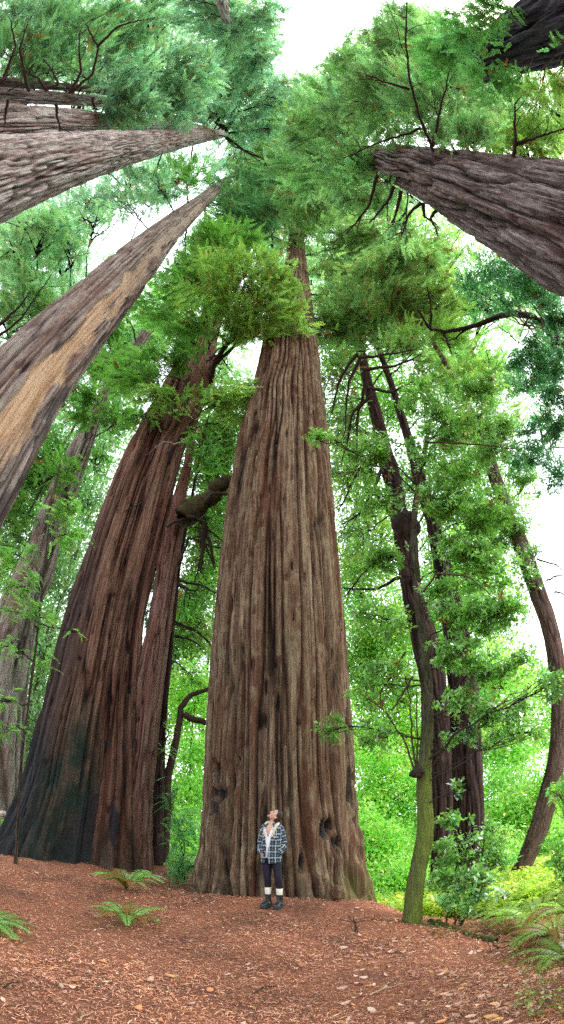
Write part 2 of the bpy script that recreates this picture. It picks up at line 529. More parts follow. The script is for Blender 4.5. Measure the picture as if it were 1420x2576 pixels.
# ---- the great tree behind the woman
def mod_main(V, TH, hab, Pc, rc, att, rad):
    ch = patches(V, Pc, [(551, 1995, 22, 15), (571, 1650, 5, 60), (820, 2082, 12, 24), (846, 2120, 9, 20), (602, 2105, 5, 44), (758, 2168, 8, 15),
                         (884, 1985, 12, 70), (545, 1945, 8, 26), (876, 1830, 6, 60), (536, 2030, 12, 18), (600, 1910, 5, 8), (700, 1768, 4, 18), (735, 1420, 3, 12), (655, 1250, 3, 10), (740, 1555, 3, 10)])
    att['char_shade'] = ch * (0.85 + 0.15 * (1 - att['furrow']))  # burn marks, and black painted into the sunken pits and slits
    low = 1 - sstep(0.3, 2.6, hab)
    att['moss'] = 0.55 * (1 - sstep(0.1, 1.0, hab)) * sstep(0.2, 1.0, -np.abs(facing(V, Pc) - 1.1) + 1.1)
    n = V - Pc[:, None, :]; n[..., 2] = 0
    n /= np.linalg.norm(n, axis=-1, keepdims=True) + 1e-9
    U = TH / (2 * PI)
    bump = (vnoise(U * 40, hab * 3.0, 40, 71) - 0.5) * 0.16 + (vnoise(U * 90, hab * 7, 90, 72) - 0.5) * 0.06
    V = V + n * (bump * low)[..., None] - n * (0.13 * ch)[..., None]
    return V


build_trunk('great', 'giant furrowed redwood trunk in the middle, directly behind the standing woman', 'tree',
            [(488, 2262, 932, 2280), (494, 2230, 918, 2240), (503, 2170, 900, 2170), (511, 2100, 893, 2100), (518, 1980, 885, 1980), (523, 1800, 876, 1800), (533, 1650, 866, 1650), (547, 1500, 856, 1500),
             (562, 1350, 844, 1350), (578, 1250, 833, 1250), (600, 1120, 822, 1120), (620, 1040, 815, 1040), (638, 980, 808, 980), (652, 920, 802, 920), (663, 860, 796, 860), (688, 780, 787, 780),
             (708, 720, 778, 720), (720, 650, 770, 650), (728, 590, 764, 590), (736, 520, 757, 520)],
            9.3, M_MAIN, ridge_w=0.13, depth=0.62, nseg=720, nring=460, flare=0.24, top_extra=0.05, max_h=90, seed=21, modify=mod_main, lobes=0.06, aspect=30, wav=0.26)


# ---- the fused pair on the left
def mod_l1(V, TH, hab, Pc, rc, att, rad):
    f = facing(V, Pc)
    n = vnoise(TH * 3 / PI * 2, hab * 0.8, 512, 33)
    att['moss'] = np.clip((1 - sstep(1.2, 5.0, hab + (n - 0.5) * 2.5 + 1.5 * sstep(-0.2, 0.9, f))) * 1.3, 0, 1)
    att['char_shade'] = 0.8 * sstep(0.15, 0.5, n * 0.8 + 0.2 - sstep(0, 3.6, hab) * 0.7) * sstep(-0.2, 0.5, 0.6 - np.abs(f - 0.4)) + 0.75 * sstep(0.1, 0.9, -f) * (1 - sstep(5, 14, hab))  # charred base, plus painted shade up the left side away from the sun
    att['char_shade'] = np.clip(att['char_shade'], 0, 0.85)
    return V


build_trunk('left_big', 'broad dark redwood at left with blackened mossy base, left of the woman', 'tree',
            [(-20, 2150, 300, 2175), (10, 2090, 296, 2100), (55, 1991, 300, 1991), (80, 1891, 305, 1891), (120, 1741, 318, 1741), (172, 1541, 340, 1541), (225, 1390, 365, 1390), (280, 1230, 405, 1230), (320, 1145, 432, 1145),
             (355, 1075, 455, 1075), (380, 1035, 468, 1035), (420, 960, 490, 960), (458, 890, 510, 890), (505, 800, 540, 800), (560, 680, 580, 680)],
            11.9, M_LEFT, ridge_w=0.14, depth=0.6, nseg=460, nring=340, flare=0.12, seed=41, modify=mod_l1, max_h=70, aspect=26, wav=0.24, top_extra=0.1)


def mod_l2(V, TH, hab, Pc, rc, att, rad):
    n = vnoise(TH * 3 / PI * 2, hab * 0.8, 512, 35)
    att['moss'] = (1 - sstep(0.2, 1.6, hab + (n - 0.5) * 1.5)) * 0.5
    att['char_shade'] = patches(V, Pc, [(290, 2070, 14, 60), (245, 1700, 16, 40), (232, 1660, 10, 20), (270, 1870, 16, 10), (310, 1880, 8, 8), (395, 1305, 6, 5), (430, 1140, 8, 5)]) * 0.95
    return V


build_trunk('left_second', 'reddish redwood trunk fused to the right side of the blackened one', 'tree',
            [(205, 2175, 372, 2180), (222, 2100, 368, 2100), (240, 1990, 362, 1990), (250, 1861, 358, 1861), (262, 1741, 356, 1741), (280, 1620, 358, 1620), (295, 1541, 366, 1541), (308, 1470, 382, 1470), (335, 1360, 407, 1360), (362, 1250, 434, 1250), (398, 1130, 464, 1120),
             (425, 1060, 494, 1060), (450, 980, 525, 980), (490, 890, 540, 880), (530, 790, 560, 790), (585, 670, 600, 670)],
            11.2, M_LEFT, ridge_w=0.13, depth=0.40, nseg=260, nring=320, flare=0.2, seed=51, modify=mod_l2, max_h=70, aspect=26, wav=0.24, top_extra=0.1)

build_trunk('left_third', 'slimmer red brown redwood against the right of the fused pair', 'tree',
            [(298, 2175, 385, 2180), (305, 2100, 382, 2100), (318, 1990, 386, 1990), (330, 1861, 395, 1861), (345, 1691, 415, 1691), (378, 1541, 434, 1541), (403, 1390, 455, 1390), (436, 1250, 470, 1250), (460, 1180, 481, 1180), (475, 1100, 492, 1100), (500, 1000, 512, 1000), (540, 850, 549, 850)],
            11.0, M_THIRD, ridge_w=0.09, depth=0.35, nseg=140, nring=220, flare=0.15, seed=61, max_h=50)

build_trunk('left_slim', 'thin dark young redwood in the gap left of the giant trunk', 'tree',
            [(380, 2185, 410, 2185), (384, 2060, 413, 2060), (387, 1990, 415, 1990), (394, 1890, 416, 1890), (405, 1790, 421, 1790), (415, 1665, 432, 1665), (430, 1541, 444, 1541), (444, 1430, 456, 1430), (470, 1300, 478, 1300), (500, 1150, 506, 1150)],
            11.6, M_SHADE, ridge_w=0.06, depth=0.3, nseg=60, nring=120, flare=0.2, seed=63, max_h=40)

build_trunk('far_left', 'pale grey redwood at far left behind the blackened trunk', 'tree',
            [(-95, 2040, 60, 2040), (-90, 1990, 58, 1990), (-62, 1741, 70, 1741), (-15, 1541, 97, 1541), (40, 1450, 131, 1450), (85, 1345, 160, 1345), (125, 1230, 196, 1230), (176, 1130, 231, 1130), (215, 1065, 252, 1065), (246, 995, 274, 995), (278, 945, 303, 945),
             (322, 880, 345, 895), (372, 812, 394, 822), (424, 752, 440, 762), (470, 690, 482, 698)],
            17.5, M_GREY, ridge_w=0.2, depth=0.4, nseg=200, nring=260, flare=0.15, seed=71, max_h=75)


# ---- big stripped tree at left
def mod_t1(V, TH, hab, Pc, rc, att, rad):
    f = facing(V, Pc)
    px, py = proj(V)
    wob = (vnoise(hab * 1.3 + 20, f * 3 + 20, 512, 15) - 0.5) * 0.45 + (vnoise(hab * 2.5 + 20, f * 14 + 20, 512, 16) - 0.5) * 0.12
    g = f + wob
    lo = sstep(5.5, 8.0, hab + wob * 6)
    s = sstep(-0.02, 0.06, g) * (1 - sstep(0.54, 0.60, g + wob * 0.4)) * lo
    att['scar'] = s
    att['char_shade'] = 0.75 * (sstep(0.9, 1.0, g) * (1 - sstep(1.05, 1.2, g)))
    n = V - Pc[:, None, :]; n[..., 2] = 0
    ln = np.linalg.norm(n, axis=-1, keepdims=True) + 1e-9
    n /= ln
    att['furrow'] = att['furrow'] * (1 - s) + s * 0.8
    # the wood lies under the bark and is smoother
    tgt = rc[:, None] * (0.91 + 0.03 * (vnoise(f * 14 + 20, hab * 0.4 + 9, 512, 18) - 0.5))
    cur = ln[..., 0]
    new = cur * (1 - 0.85 * s) + tgt * 0.85 * s
    return Pc[:, None, :] * np.array([1, 1, 0]) + n * new[..., None] + V * np.array([0, 0, 1])


build_trunk('stripped', 'leaning-looking redwood at left with a long strip of bare tan wood', 'tree',
            [(-260, 1200, -60, 1450), (-110, 1010, 0, 1275), (0, 880, 128, 1048), (140, 765, 262, 862), (290, 640, 382, 700), (400, 560, 456, 592), (490, 500, 522, 518), (560, 450, 582, 460), (605, 410, 616, 415)],
            8.3, M_GREY, ridge_w=0.2, depth=0.4, nseg=320, nring=320, flare=0.3, seed=81, modify=mod_t1, max_h=85, aspect=14, top_extra=0.1)

build_trunk('overhead_left', 'massive lilac grey redwood crossing the upper left edge overhead', 'tree',
            [(-130, 352, -130, 625), (-60, 349, -60, 585), (0, 346, 0, 553), (100, 340, 100, 505), (200, 335, 200, 462), (350, 328, 350, 405), (430, 324, 430, 382), (500, 321, 500, 362), (560, 325, 562, 347), (610, 338, 611, 352)],
            6.4, M_LILAC, ridge_w=0.14, depth=0.5, nseg=360, nring=340, flare=0.3, seed=91, plane_az=PI - 0.08, base_xy=(-6.4, 0.55), max_h=75, aspect=7, top_extra=0.1, base_grow=1.3)

build_trunk('overhead_left_b', 'shaded redwood trunk just above the lilac grey one at upper left', 'tree',
            [(-60, 258, -60, 372), (0, 263, 0, 362), (130, 273, 130, 352), (250, 285, 250, 342), (350, 294, 350, 335), (450, 304, 450, 326), (560, 325, 560, 335)],
            9.2, M_LILAC, ridge_w=0.16, depth=0.4, nseg=200, nring=200, flare=0.3, seed=101, plane_az=PI + 0.06, base_xy=(-9.3, -0.9), max_h=75, top_extra=0.1, base_grow=1.25)

build_trunk('overhead_left_c', 'thin dark trunk with bare branches, second from top at upper left edge', 'tree',
            [(-60, 217, -60, 260), (0, 222, 0, 262), (120, 230, 120, 263), (250, 243, 250, 268), (400, 275, 400, 290)],
            10.5, M_RIGHT, ridge_w=0.1, depth=0.35, nseg=90, nring=130, flare=0.2, seed=111, plane_az=PI + 0.14, max_h=60, top_extra=0.1)
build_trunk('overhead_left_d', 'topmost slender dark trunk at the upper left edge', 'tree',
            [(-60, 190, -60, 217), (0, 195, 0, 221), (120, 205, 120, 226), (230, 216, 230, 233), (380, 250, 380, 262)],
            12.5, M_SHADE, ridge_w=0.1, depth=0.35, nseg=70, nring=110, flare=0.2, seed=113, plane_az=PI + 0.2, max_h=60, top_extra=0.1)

build_trunk('overhead_right', 'massive deeply furrowed redwood crossing the right edge overhead', 'tree',
            [(1560, 438, 1560, 815), (1480, 425, 1480, 762), (1420, 415, 1420, 722), (1290, 398, 1250, 620), (1180, 386, 1140, 552), (1095, 379, 1050, 493), (990, 366, 975, 452), (930, 370, 925, 425), (860, 374, 860, 398)],
            5.4, M_RIGHT, ridge_w=0.19, depth=0.85, nseg=460, nring=360, flare=0.3, seed=121, plane_az=0.22, base_xy=(5.3, 1.3), max_h=75, aspect=13, wav=0.4, top_extra=0.1, base_grow=1.3)

build_trunk('overhead_dark', 'huge slate dark trunk in the top right corner behind green sprays', 'tree',
            [(1560, -120, 1560, 110), (1480, -70, 1480, 135), (1420, -25, 1420, 155), (1330, 25, 1330, 172), (1250, 85, 1245, 190), (1130, 170, 1120, 235), (1000, 250, 995, 290)],
            7.5, M_BLUE, ridge_w=0.2, depth=0.5, nseg=200, nring=160, flare=0.3, seed=131, plane_az=-0.42, max_h=60, base_grow=1.3, top_extra=0.1)

# ---- right side
build_trunk('right_mossy', 'slender crooked tanoak with green moss right of the giant trunk', 'tree',
            [(1012, 2322, 1064, 2322), (1018, 2270, 1064, 2270), (1027, 2201, 1072, 2201), (1047, 2116, 1091, 2116), (1052, 2066, 1093, 2066), (1048, 1991, 1087, 1991), (1050, 1941, 1086, 1941), (1060, 1841, 1092, 1841), (1060, 1741, 1091, 1741),
             (1055, 1641, 1082, 1641), (1045, 1541, 1067, 1541), (1035, 1417, 1055, 1417), (1031, 1317, 1049, 1317), (1048, 1200, 1062, 1200), (1066, 1117, 1076, 1117), (1084, 1050, 1091, 1050)],
            6.6, M_MOSSY, ridge_w=0.05, depth=0.14, nseg=90, nring=260, flare=0.1, seed=141, max_h=14, top_extra=0.08, thing_name='tanoak_tree', aspect=4,
            moss=lambda V, TH, h: np.clip((0.75 + 0.75 * sstep(-0.3, 0.6, np.cos(TH + 0.6))) * (1 - 0.92 * sstep(1.3, 3.4, h)), 0, 1))
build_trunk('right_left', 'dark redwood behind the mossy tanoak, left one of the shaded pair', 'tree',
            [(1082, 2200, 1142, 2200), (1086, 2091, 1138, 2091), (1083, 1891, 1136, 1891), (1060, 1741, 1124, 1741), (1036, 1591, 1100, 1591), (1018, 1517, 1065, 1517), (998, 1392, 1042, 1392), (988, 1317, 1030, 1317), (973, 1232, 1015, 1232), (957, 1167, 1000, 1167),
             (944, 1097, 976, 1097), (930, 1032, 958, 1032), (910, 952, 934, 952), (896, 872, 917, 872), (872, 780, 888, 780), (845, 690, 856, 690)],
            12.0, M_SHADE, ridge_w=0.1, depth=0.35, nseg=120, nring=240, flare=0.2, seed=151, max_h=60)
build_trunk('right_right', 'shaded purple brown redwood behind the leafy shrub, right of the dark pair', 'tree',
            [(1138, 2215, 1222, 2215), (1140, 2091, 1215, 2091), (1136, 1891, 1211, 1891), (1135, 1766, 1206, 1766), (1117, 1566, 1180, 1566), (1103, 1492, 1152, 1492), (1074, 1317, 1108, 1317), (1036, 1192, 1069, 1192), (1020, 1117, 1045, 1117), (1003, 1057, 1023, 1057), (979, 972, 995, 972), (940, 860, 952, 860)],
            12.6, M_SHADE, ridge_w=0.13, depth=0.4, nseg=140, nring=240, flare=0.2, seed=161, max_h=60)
build_trunk('right_lean', 'smooth brown trunk bowing at the right edge above the ferns', 'tree',
            [(1272, 2240, 1326, 2240), (1277, 2201, 1328, 2201), (1322, 2106, 1377, 2106), (1356, 1991, 1409, 1991), (1381, 1891, 1427, 1891), (1388, 1741, 1431, 1741), (1376, 1641, 1418, 1641), (1362, 1571, 1404, 1571), (1340, 1517, 1384, 1517), (1297, 1392, 1340, 1392),
             (1260, 1292, 1297, 1292), (1226, 1192, 1258, 1192), (1204, 1097, 1229, 1097), (1154, 992, 1170, 992), (1121, 927, 1137, 927), (1090, 870, 1100, 870), (1050, 800, 1057, 800)],
            11.0, M_LEAN, ridge_w=0.10, depth=0.12, nseg=110, nring=260, flare=0.25, seed=171, max_h=30, thing_name='leaning_tree', aspect=5)
build_trunk('sapling', 'thin dark sapling in front of the blackened trunk at far left', 'tree',
            [(38, 2140, 46, 2140), (44, 2040, 51, 2040), (52, 1900, 59, 1900), (67, 1790, 73, 1790), (86, 1640, 93, 1640), (97, 1541, 103, 1541), (108, 1450, 112, 1450), (118, 1360, 121, 1360)],
            9.6, M_MOSSY, ridge_w=0.05, depth=0.2, nseg=30, nring=100, flare=0.6, seed=181, max_h=20, thing_name='sapling_tree')


# ------------------------------------------------------------------ tubes, limbs
def tube_np(path, radii, sides=6):
    P = np.asarray(path, float); R = np.asarray(radii, float)
    T = np.gradient(P, axis=0); T /= np.linalg.norm(T, axis=1, keepdims=True) + 1e-9
    ref = np.array([0.13, 0.21, 0.97]) if abs(T[0][2]) < 0.9 else np.array([0.97, 0.2, 0.1])
    A = np.cross(T, ref); A /= np.linalg.norm(A, axis=1, keepdims=True) + 1e-9
    B = np.cross(T, A)
    th = np.linspace(0, 2 * PI, sides, endpoint=False)
    V = P[:, None] + R[:, None, None] * (np.cos(th)[None, :, None] * A[:, None] + np.sin(th)[None, :, None] * B[:, None])
    i = np.arange(len(P) * sides).reshape(len(P), sides); j = np.roll(i, -1, 1)
    F = np.stack([i[:-1], j[:-1], j[1:], i[1:]], -1).reshape(-1, 4)
    cap = np.array([[0, 1, 2, 3]]) if sides == 4 else np.zeros((0, 4), int)
    return V.reshape(-1, 3), np.concatenate([F, cap]) if len(cap) else F


class Geo:
    def __init__(self): self.V = []; self.F = []; self.C = []; self.n = 0

    def add(self, V, F, c=None):
        self.V.append(V); self.F.append(np.asarray(F) + self.n); self.n += len(V)
        if c is not None:
            self.C.append(np.broadcast_to(np.asarray(c, float), (len(V), 3)))

    def build(self, name, mat, parent=None, origin=None, smooth=False):
        V = np.concatenate(self.V); F = np.concatenate(self.F)
        me = mesh_np(name, V, F, mat, colors=np.concatenate(self.C) if self.C else None, smooth=smooth, origin=origin)
        return link(name, me, parent)


def bez(a, b, c, n):
    t = np.linspace(0, 1, n)[:, None]
    return (1 - t) ** 2 * a + 2 * t * (1 - t) * b + t * t * c


def wobble(P, amp):
    n = len(P)
    w = np.cumsum(rng.normal(0, 1, (n, 3)), 0); w -= np.linspace(0, 1, n)[:, None] * w[-1]; w -= w[0] * np.linspace(1, 0, n)[:, None]
    return P + w * amp / math.sqrt(n)


def twiggy(geo, a, b, r0, r1, n=8, amp=0.05, sag=0.0, sides=5, twigs=0, tl=0.5):
    a, b = np.asarray(a, float), np.asarray(b, float)
    ln = np.linalg.norm(b - a)
    m = (a + b) / 2 + np.array([0, 0, sag * ln])
    P = wobble(bez(a, m, b, n), amp * ln)
    geo.add(*tube_np(P, np.linspace(r0, r1, n), sides))
    for _ in range(twigs):
        k = rng.integers(n // 3, n)
        d = (b - a) / (ln + 1e-9) * 0.6 + rng.normal(0, 0.6, 3)
        e = P[k] + d * tl * ln * rng.uniform(0.3, 1)
        geo.add(*tube_np(wobble(bez(P[k], (P[k] + e) / 2 + rng.normal(0, 0.06, 3) * ln, e, 5), 0.03 * ln), np.linspace(max(r1, 0.35 * r0), 0.3 * r1, 5), 4))
    return P


# ------------------------------------------------------------------ foliage
def unit(a):
    return a / (np.linalg.norm(a, axis=-1, keepdims=True) + 1e-9)


def diamonds(p, d, nrm, ln, wd, col, bend=0.15):
    """leaf blades: base p, direction d, surface normal nrm, length, half width"""
    s = unit(np.cross(nrm, d))
    nrm = unit(np.cross(d, s))
    ln = ln[:, None]; wd = wd[:, None]
    mid = p + d * ln * 0.45
    V = np.stack([p, mid + s * wd + nrm * wd * bend, p + d * ln - nrm * ln * bend * 0.6, mid - s * wd + nrm * wd * bend], 1)
    n = len(p)
    return V.reshape(-1, 3), np.arange(4 * n).reshape(n, 4), np.repeat(col, 4, axis=0)


def tints(base, sub, sp, n_leaf, brown=0.02, var=0.22, gain=1.3):
    """sub: per-spray clump brightness; returns (S*n_leaf,3)"""
    S = len(sub)
    c = np.asarray(base)[None, :] * gain * (sub * np.exp(rng.normal(0, var, S)))[:, None]
    yel = rng.beta(1.3, 4, S)[:, None]
    c = c * (1 + yel * np.array([0.7, 0.25, -0.1]))
    bl = rng.beta(1, 4, S)[:, None]
    c = c * (1 - bl) + c * np.array([0.6, 0.85, 1.5]) * bl
    br = rng.random(S) < brown
    c[br] = np.array([0.20, 0.095, 0.035]) * np.exp(rng.normal(0, 0.25, (br.sum(), 1)))
    c = np.repeat(c, n_leaf, axis=0) * np.exp(rng.normal(0, 0.12, (S * n_leaf, 1)))
    return np.clip(c, 0.002, 0.62)


LEAF_GAIN = {'conifer': 1.8, 'broad': 1.75, 'mass': 1.35}
KF = {'conifer': 1.95, 'broad': 3.1, 'mass': 2.7}


def foliage(geo, c, ax, axis_xy, kind, tint, k, dist, nsub, brown=0.02, lsize=1.0):
    """fill an ellipsoid (centre c, axes ax (3,3)) with sprays; returns the clump centres"""
    A = math.pi * np.linalg.norm(ax[0]) * np.linalg.norm(ax[1])
    u = unit(rng.normal(0, 1, (nsub, 3))) * (rng.random((nsub, 1)) ** 0.4)
    sc = c + u @ ax
    R = np.linalg.norm(ax, axis=1).mean()
    sr = R * rng.uniform(0.30, 0.62, nsub)
    sb = np.exp(rng.normal(0, 0.22, nsub))
    Lm = {'conifer': max(0.05, 3.1 * dist / 425), 'broad': max(0.075, 3.4 * dist / 425), 'mass': max(0.10, 4.6 * dist / 425)}[kind] * lsize
    wr = {'conifer': 0.17, 'broad': 0.25, 'mass': 0.24}[kind]
    area = Lm * Lm * wr * 1.1 * 0.62
    nl = {'conifer': 24, 'broad': 6, 'mass': 5}[kind]
    S = max(4, int(KF[kind] * k * A / area / nl))
    w = sr ** 2; w /= w.sum()
    pick = rng.choice(nsub, S, p=w)
    off = unit(rng.normal(0, 1, (S, 3))) * (rng.random((S, 1)) ** 0.5)
    off[:, 2] *= 0.5
    o = sc[pick] + off * sr[pick][:, None]
    # each clump gets its own random brightness
    sub = sb[pick]
    st = rng.random(S) < 0.30
    ns = int(st.sum())
    o[st] = c + (unit(rng.normal(0, 1, (ns, 3))) * (rng.random((ns, 1)) ** 0.4) * 1.12) @ ax
    sub = np.where(st, np.exp(rng.normal(0, 0.2, S)), sub)
    out = o - np.array([axis_xy[0], axis_xy[1], 0]); out[:, 2] = 0
    out = unit(out)
    if kind == 'conifer':
        comb = rng.normal(0, 0.75, (nsub, 3)) * np.array([1, 1, 0.45])
        d = unit(out * 0.75 + comb[pick] + rng.normal(0, 0.32, (S, 3)) * np.array([1, 1, 0.6]) + np.array([0, 0, -0.32]))
        side = unit(np.cross(d, np.array([0, 0, 1.0])) + rng.normal(0, 0.18, (S, 3)))
        nrm = unit(np.cross(side, d))
        m = nl // 2
        t = (np.arange(m) + 0.5) / m
        sl = Lm * 4.2 * rng.uniform(0.6, 1.35, S)
        base = o[:, None] + d[:, None] * (sl[:, None] * t)[..., None] + np.array([0, 0, -1.0]) * (sl[:, None] * t ** 2 * 0.25)[..., None]
        taper = 1 - 0.55 * t
        P, D, NN, LL = [], [], [], []
        for sg in (-1, 1):
            dd = unit(d[:, None] * 0.75 + sg * side[:, None] * (0.8 - 0.35 * t)[None, :, None] + rng.normal(0, 0.12, (S, m, 3)))
            P.append(base); D.append(dd); NN.append(np.broadcast_to(nrm[:, None], dd.shape)); LL.append(np.broadcast_to(taper * Lm, (S, m)))
        P = np.stack(P, 2).reshape(-1, 3); D = np.stack(D, 2).reshape(-1, 3); NN = np.stack(NN, 2).reshape(-1, 3); LL = np.stack(LL, 2).reshape(-1)
        LL = LL * rng.uniform(0.75, 1.25, len(LL))
        col = tints(tint, sub, None, nl, brown, gain=LEAF_GAIN[kind])
    else:
        ax_d = unit(out * 0.5 + rng.normal(0, 0.5, (S, 3)) + np.array([0, 0, 0.25]))
        r1 = unit(np.cross(ax_d, rng.normal(0, 1, (S, 3)))); r2 = np.cross(ax_d, r1)
        ph = (np.arange(nl) * 2.4)[None, :] + rng.uniform(0, 6, (S, 1)) + rng.normal(0, 0.3, (S, nl))
        rad = r1[:, None] * np.cos(ph)[..., None] + r2[:, None] * np.sin(ph)[..., None]
        D = unit(rad * 0.85 + ax_d[:, None] * rng.uniform(-0.1, 0.7, (S, nl))[..., None] + np.array([0, 0, -0.12]))
        P = o[:, None] + ax_d[:, None] * (np.linspace(-0.8, 0.4, nl)[None, :, None] * Lm)
        if kind == 'mass':
            P = P + rng.normal(0, Lm * 1.6, P.shape)
        NN = unit(ax_d[:, None] + np.array([0, 0, 0.8]) + rng.normal(0, 0.25, (S, nl, 3)))
        P = P.reshape(-1, 3); D = D.reshape(-1, 3); NN = NN.reshape(-1, 3)
        LL = Lm * rng.uniform(0.65, 1.2, len(P))
        col = tints(tint, sub, None, nl, brown, gain=LEAF_GAIN[kind])
    V, F, CC = diamonds(P, D, NN, LL, LL * wr, col)
    geo.add(V, F, CC)
    return sc, sr


def axes_at(px, py, rx, ry, dist, depth=0.7):
    c = at(px, py, dist)
    ex = (at(px + 2, py, dist) - at(px - 2, py, dist)) / 4 * rx
    ey = (at(px, py - 2, dist) - at(px, py + 2, dist)) / 4 * ry
    dz = pdir(px, py) * depth * 0.5 * (np.linalg.norm(ex) + np.linalg.norm(ey))
    return c, np.stack([ex, ey, dz])


def axis_point(T, z):
    C = T['C']
    z = min(max(z, C[2][2]), C[-2][2])
    return np.array([np.interp(z, C[:, 2], C[:, 0]), np.interp(z, C[:, 2], C[:, 1]), z]), float(np.interp(z, C[:, 2], T['R']))


def crown(name, clusters, kind='conifer', tint=(0.06, 0.15, 0.035), mat=None, limbs=True, maxlimb=14, brown=0.02, lsize=1.0, rise=-0.15, limb_label=None):
    T = TREES[name]
    root, base = T['root'], T['base']
    g = Geo()
    for cl in clusters:
        px, py, rx, ry, dist, k = cl[:6]
        tn = cl[6] if len(cl) > 6 else tint
        c, ax = axes_at(px, py, rx, ry, dist)
        R = np.linalg.norm(ax, axis=1).mean()
        nsub = int(np.clip(9 + R * 4, 10, 26))
        trunk_p, _ = axis_point(T, c[2])
        sc, sr = foliage(g, c, ax, trunk_p[:2], kind, tn, k, dist, nsub, brown, lsize)
        if limbs:
            lg = Geo()
            hd = np.linalg.norm((c - trunk_p)[:2])
            a, tr = axis_point(T, c[2] + rise * -hd)
            ln = np.linalg.norm(c - a)
            pxl = dist / 425
            r0 = max(0.012, 0.009 * ln, 0.9 * pxl)
            if ln < maxlimb:
                r0 = min(r0, tr * 0.6)
                P = twiggy(lg, a, c, r0, r0 * 0.5, 12, 0.07, 0.06, 6)
            else:
                a = c - unit(c - a) * R * 0.9
                P = twiggy(lg, a, c, r0 * 0.6, r0 * 0.5, 8, 0.05, 0.05, 5)
            for q in range(len(sc)):
                k0 = rng.integers(len(P) // 2, len(P))
                twiggy(lg, P[k0], sc[q] + rng.normal(0, 0.2, 3) * sr[q], r0 * 0.42, max(r0 * 0.12, 0.28 * pxl), 7, 0.07, rng.uniform(-0.05, 0.12), 4, 3, 0.4)
            lg.build('branch', T['twig'], root, base)
    o = g.build('crown', mat or M_LEAF, root, base)
    return o


G_MID = (0.075, 0.142, 0.056)
G_BRIGHT = (0.100, 0.188, 0.050)
G_DARK = (0.042, 0.105, 0.048)
G_BLUE = (0.082, 0.175, 0.118)  # blue green needles, paled with painted haze for the far crowns
G_LIME = (0.16, 0.32, 0.045)
G_PALE = (0.17, 0.33, 0.12)
G_BROAD = (0.095, 0.215, 0.050)

crown('great', [(700, 430, 110, 70, 60, 2), (640, 500, 120, 70, 50, 2.4, G_DARK), (745, 500, 60, 40, 52, 2.0), (645, 570, 75, 60, 40, 2.4, G_DARK), (800, 520, 110, 90, 45, 2.4),
                (880, 620, 105, 90, 38, 2.4), (865, 700, 75, 70, 32, 2.4), (900, 760, 100, 80, 28, 2.2), (840, 800, 50, 60, 24, 1.6), (735, 560, 30, 30, 50, 1.2), (745, 605, 36, 36, 38, 0.7), (752, 690, 26, 24, 31, 0.5)], tint=G_MID)
crown('left_second', [(615, 695, 120, 70, 20, 2.1, G_BRIGHT), (695, 745, 76, 40, 19.5, 1.6, G_BRIGHT), (560, 760, 110, 66, 20, 2.0, G_BRIGHT), (675, 800, 105, 56, 19, 2.0, G_BRIGHT), (480, 830, 70, 50, 20, 2.0), (625, 840, 85, 40, 20, 2.6, G_BRIGHT),
                      (430, 900, 80, 50, 19, 2.2), (350, 940, 70, 50, 18, 2.2), (420, 1010, 80, 32, 17, 2.2, G_BRIGHT), (520, 1000, 50, 26, 17, 1.6), (575, 1005, 85, 55, 16, 2.8, G_BRIGHT), (610, 1045, 42, 28, 16, 2.4, G_BRIGHT), (330, 930, 70, 50, 20, 2),
                      (370, 1045, 70, 18, 16.5, 1.0), (350, 1185, 28, 30, 17, 0.9, G_LIME), (345, 1255, 22, 22, 15.5, 0.8, G_LIME), (300, 1290, 40, 22, 15, 0.8, G_BRIGHT)], brown=0.04)
crown('left_big', [(500, 700, 100, 70, 28, 2.2), (440, 770, 80, 70, 28, 2), (570, 620, 90, 60, 32, 2.4)])
crown('stripped', [(470, 440, 70, 35, 34, 1.2), (400, 470, 90, 45, 30, 1.1, G_BLUE), (320, 505, 80, 36, 25, 0.8, G_BLUE), (605, 540, 70, 60, 42, 2.2, G_DARK), (540, 610, 75, 50, 40, 2.2), (470, 690, 75, 60, 34, 2)])
crown('far_left', [(300, 770, 40, 60, 32, 1.2), (270, 850, 60, 50, 28, 1.6), (280, 930, 80, 55, 24, 2), (210, 1010, 70, 60, 22, 2), (300, 1060, 60, 60, 22, 1.3), (150, 1190, 55, 55, 20, 1.3), (70, 1130, 80, 80, 22, 2), (40, 1280, 60, 60, 20, 1.6), (245, 1170, 30, 50, 24, 0.8)])
crown('sapling', [(150, 1290, 62, 35, 10, 1.6), (172, 1345, 50, 35, 10, 1.5), (40, 1470, 72, 40, 9.5, 2), (70, 1545, 62, 26, 9, 1.8), (30, 1630, 50, 30, 9, 1.3), (20, 1760, 40, 30, 9, 1.2), (20, 1830, 50, 20, 9, 1.2), (30, 1390, 60, 40, 10, 1.6), (112, 1660, 26, 36, 11, 0.7), (190, 1590, 14, 10, 9.5, 1)], tint=(0.10, 0.23, 0.06))
crown('left_slim', [(520, 1130, 50, 60, 15, 1.4), (540, 1300, 35, 80, 14, 0.9), (480, 1500, 40, 60, 14, 1.0), (510, 1600, 35, 60, 13, 1.0, G_BRIGHT), (485, 1700, 35, 50, 13, 0.9), (420, 1860, 14, 60, 11.3, 0.8, G_BRIGHT), (388, 1440, 14, 90, 15, 2.2), (372, 1560, 10, 60, 14, 2.0)], brown=0.05)
crown('overhead_left', [(600, 260, 100, 80, 44, 1.5), (560, 200, 80, 60, 42, 1.1), (660, 330, 90, 45, 46, 1.5), (545, 285, 50, 30, 40, 1.2), (690, 240, 60, 60, 46, 1.2)], tint=G_BLUE)
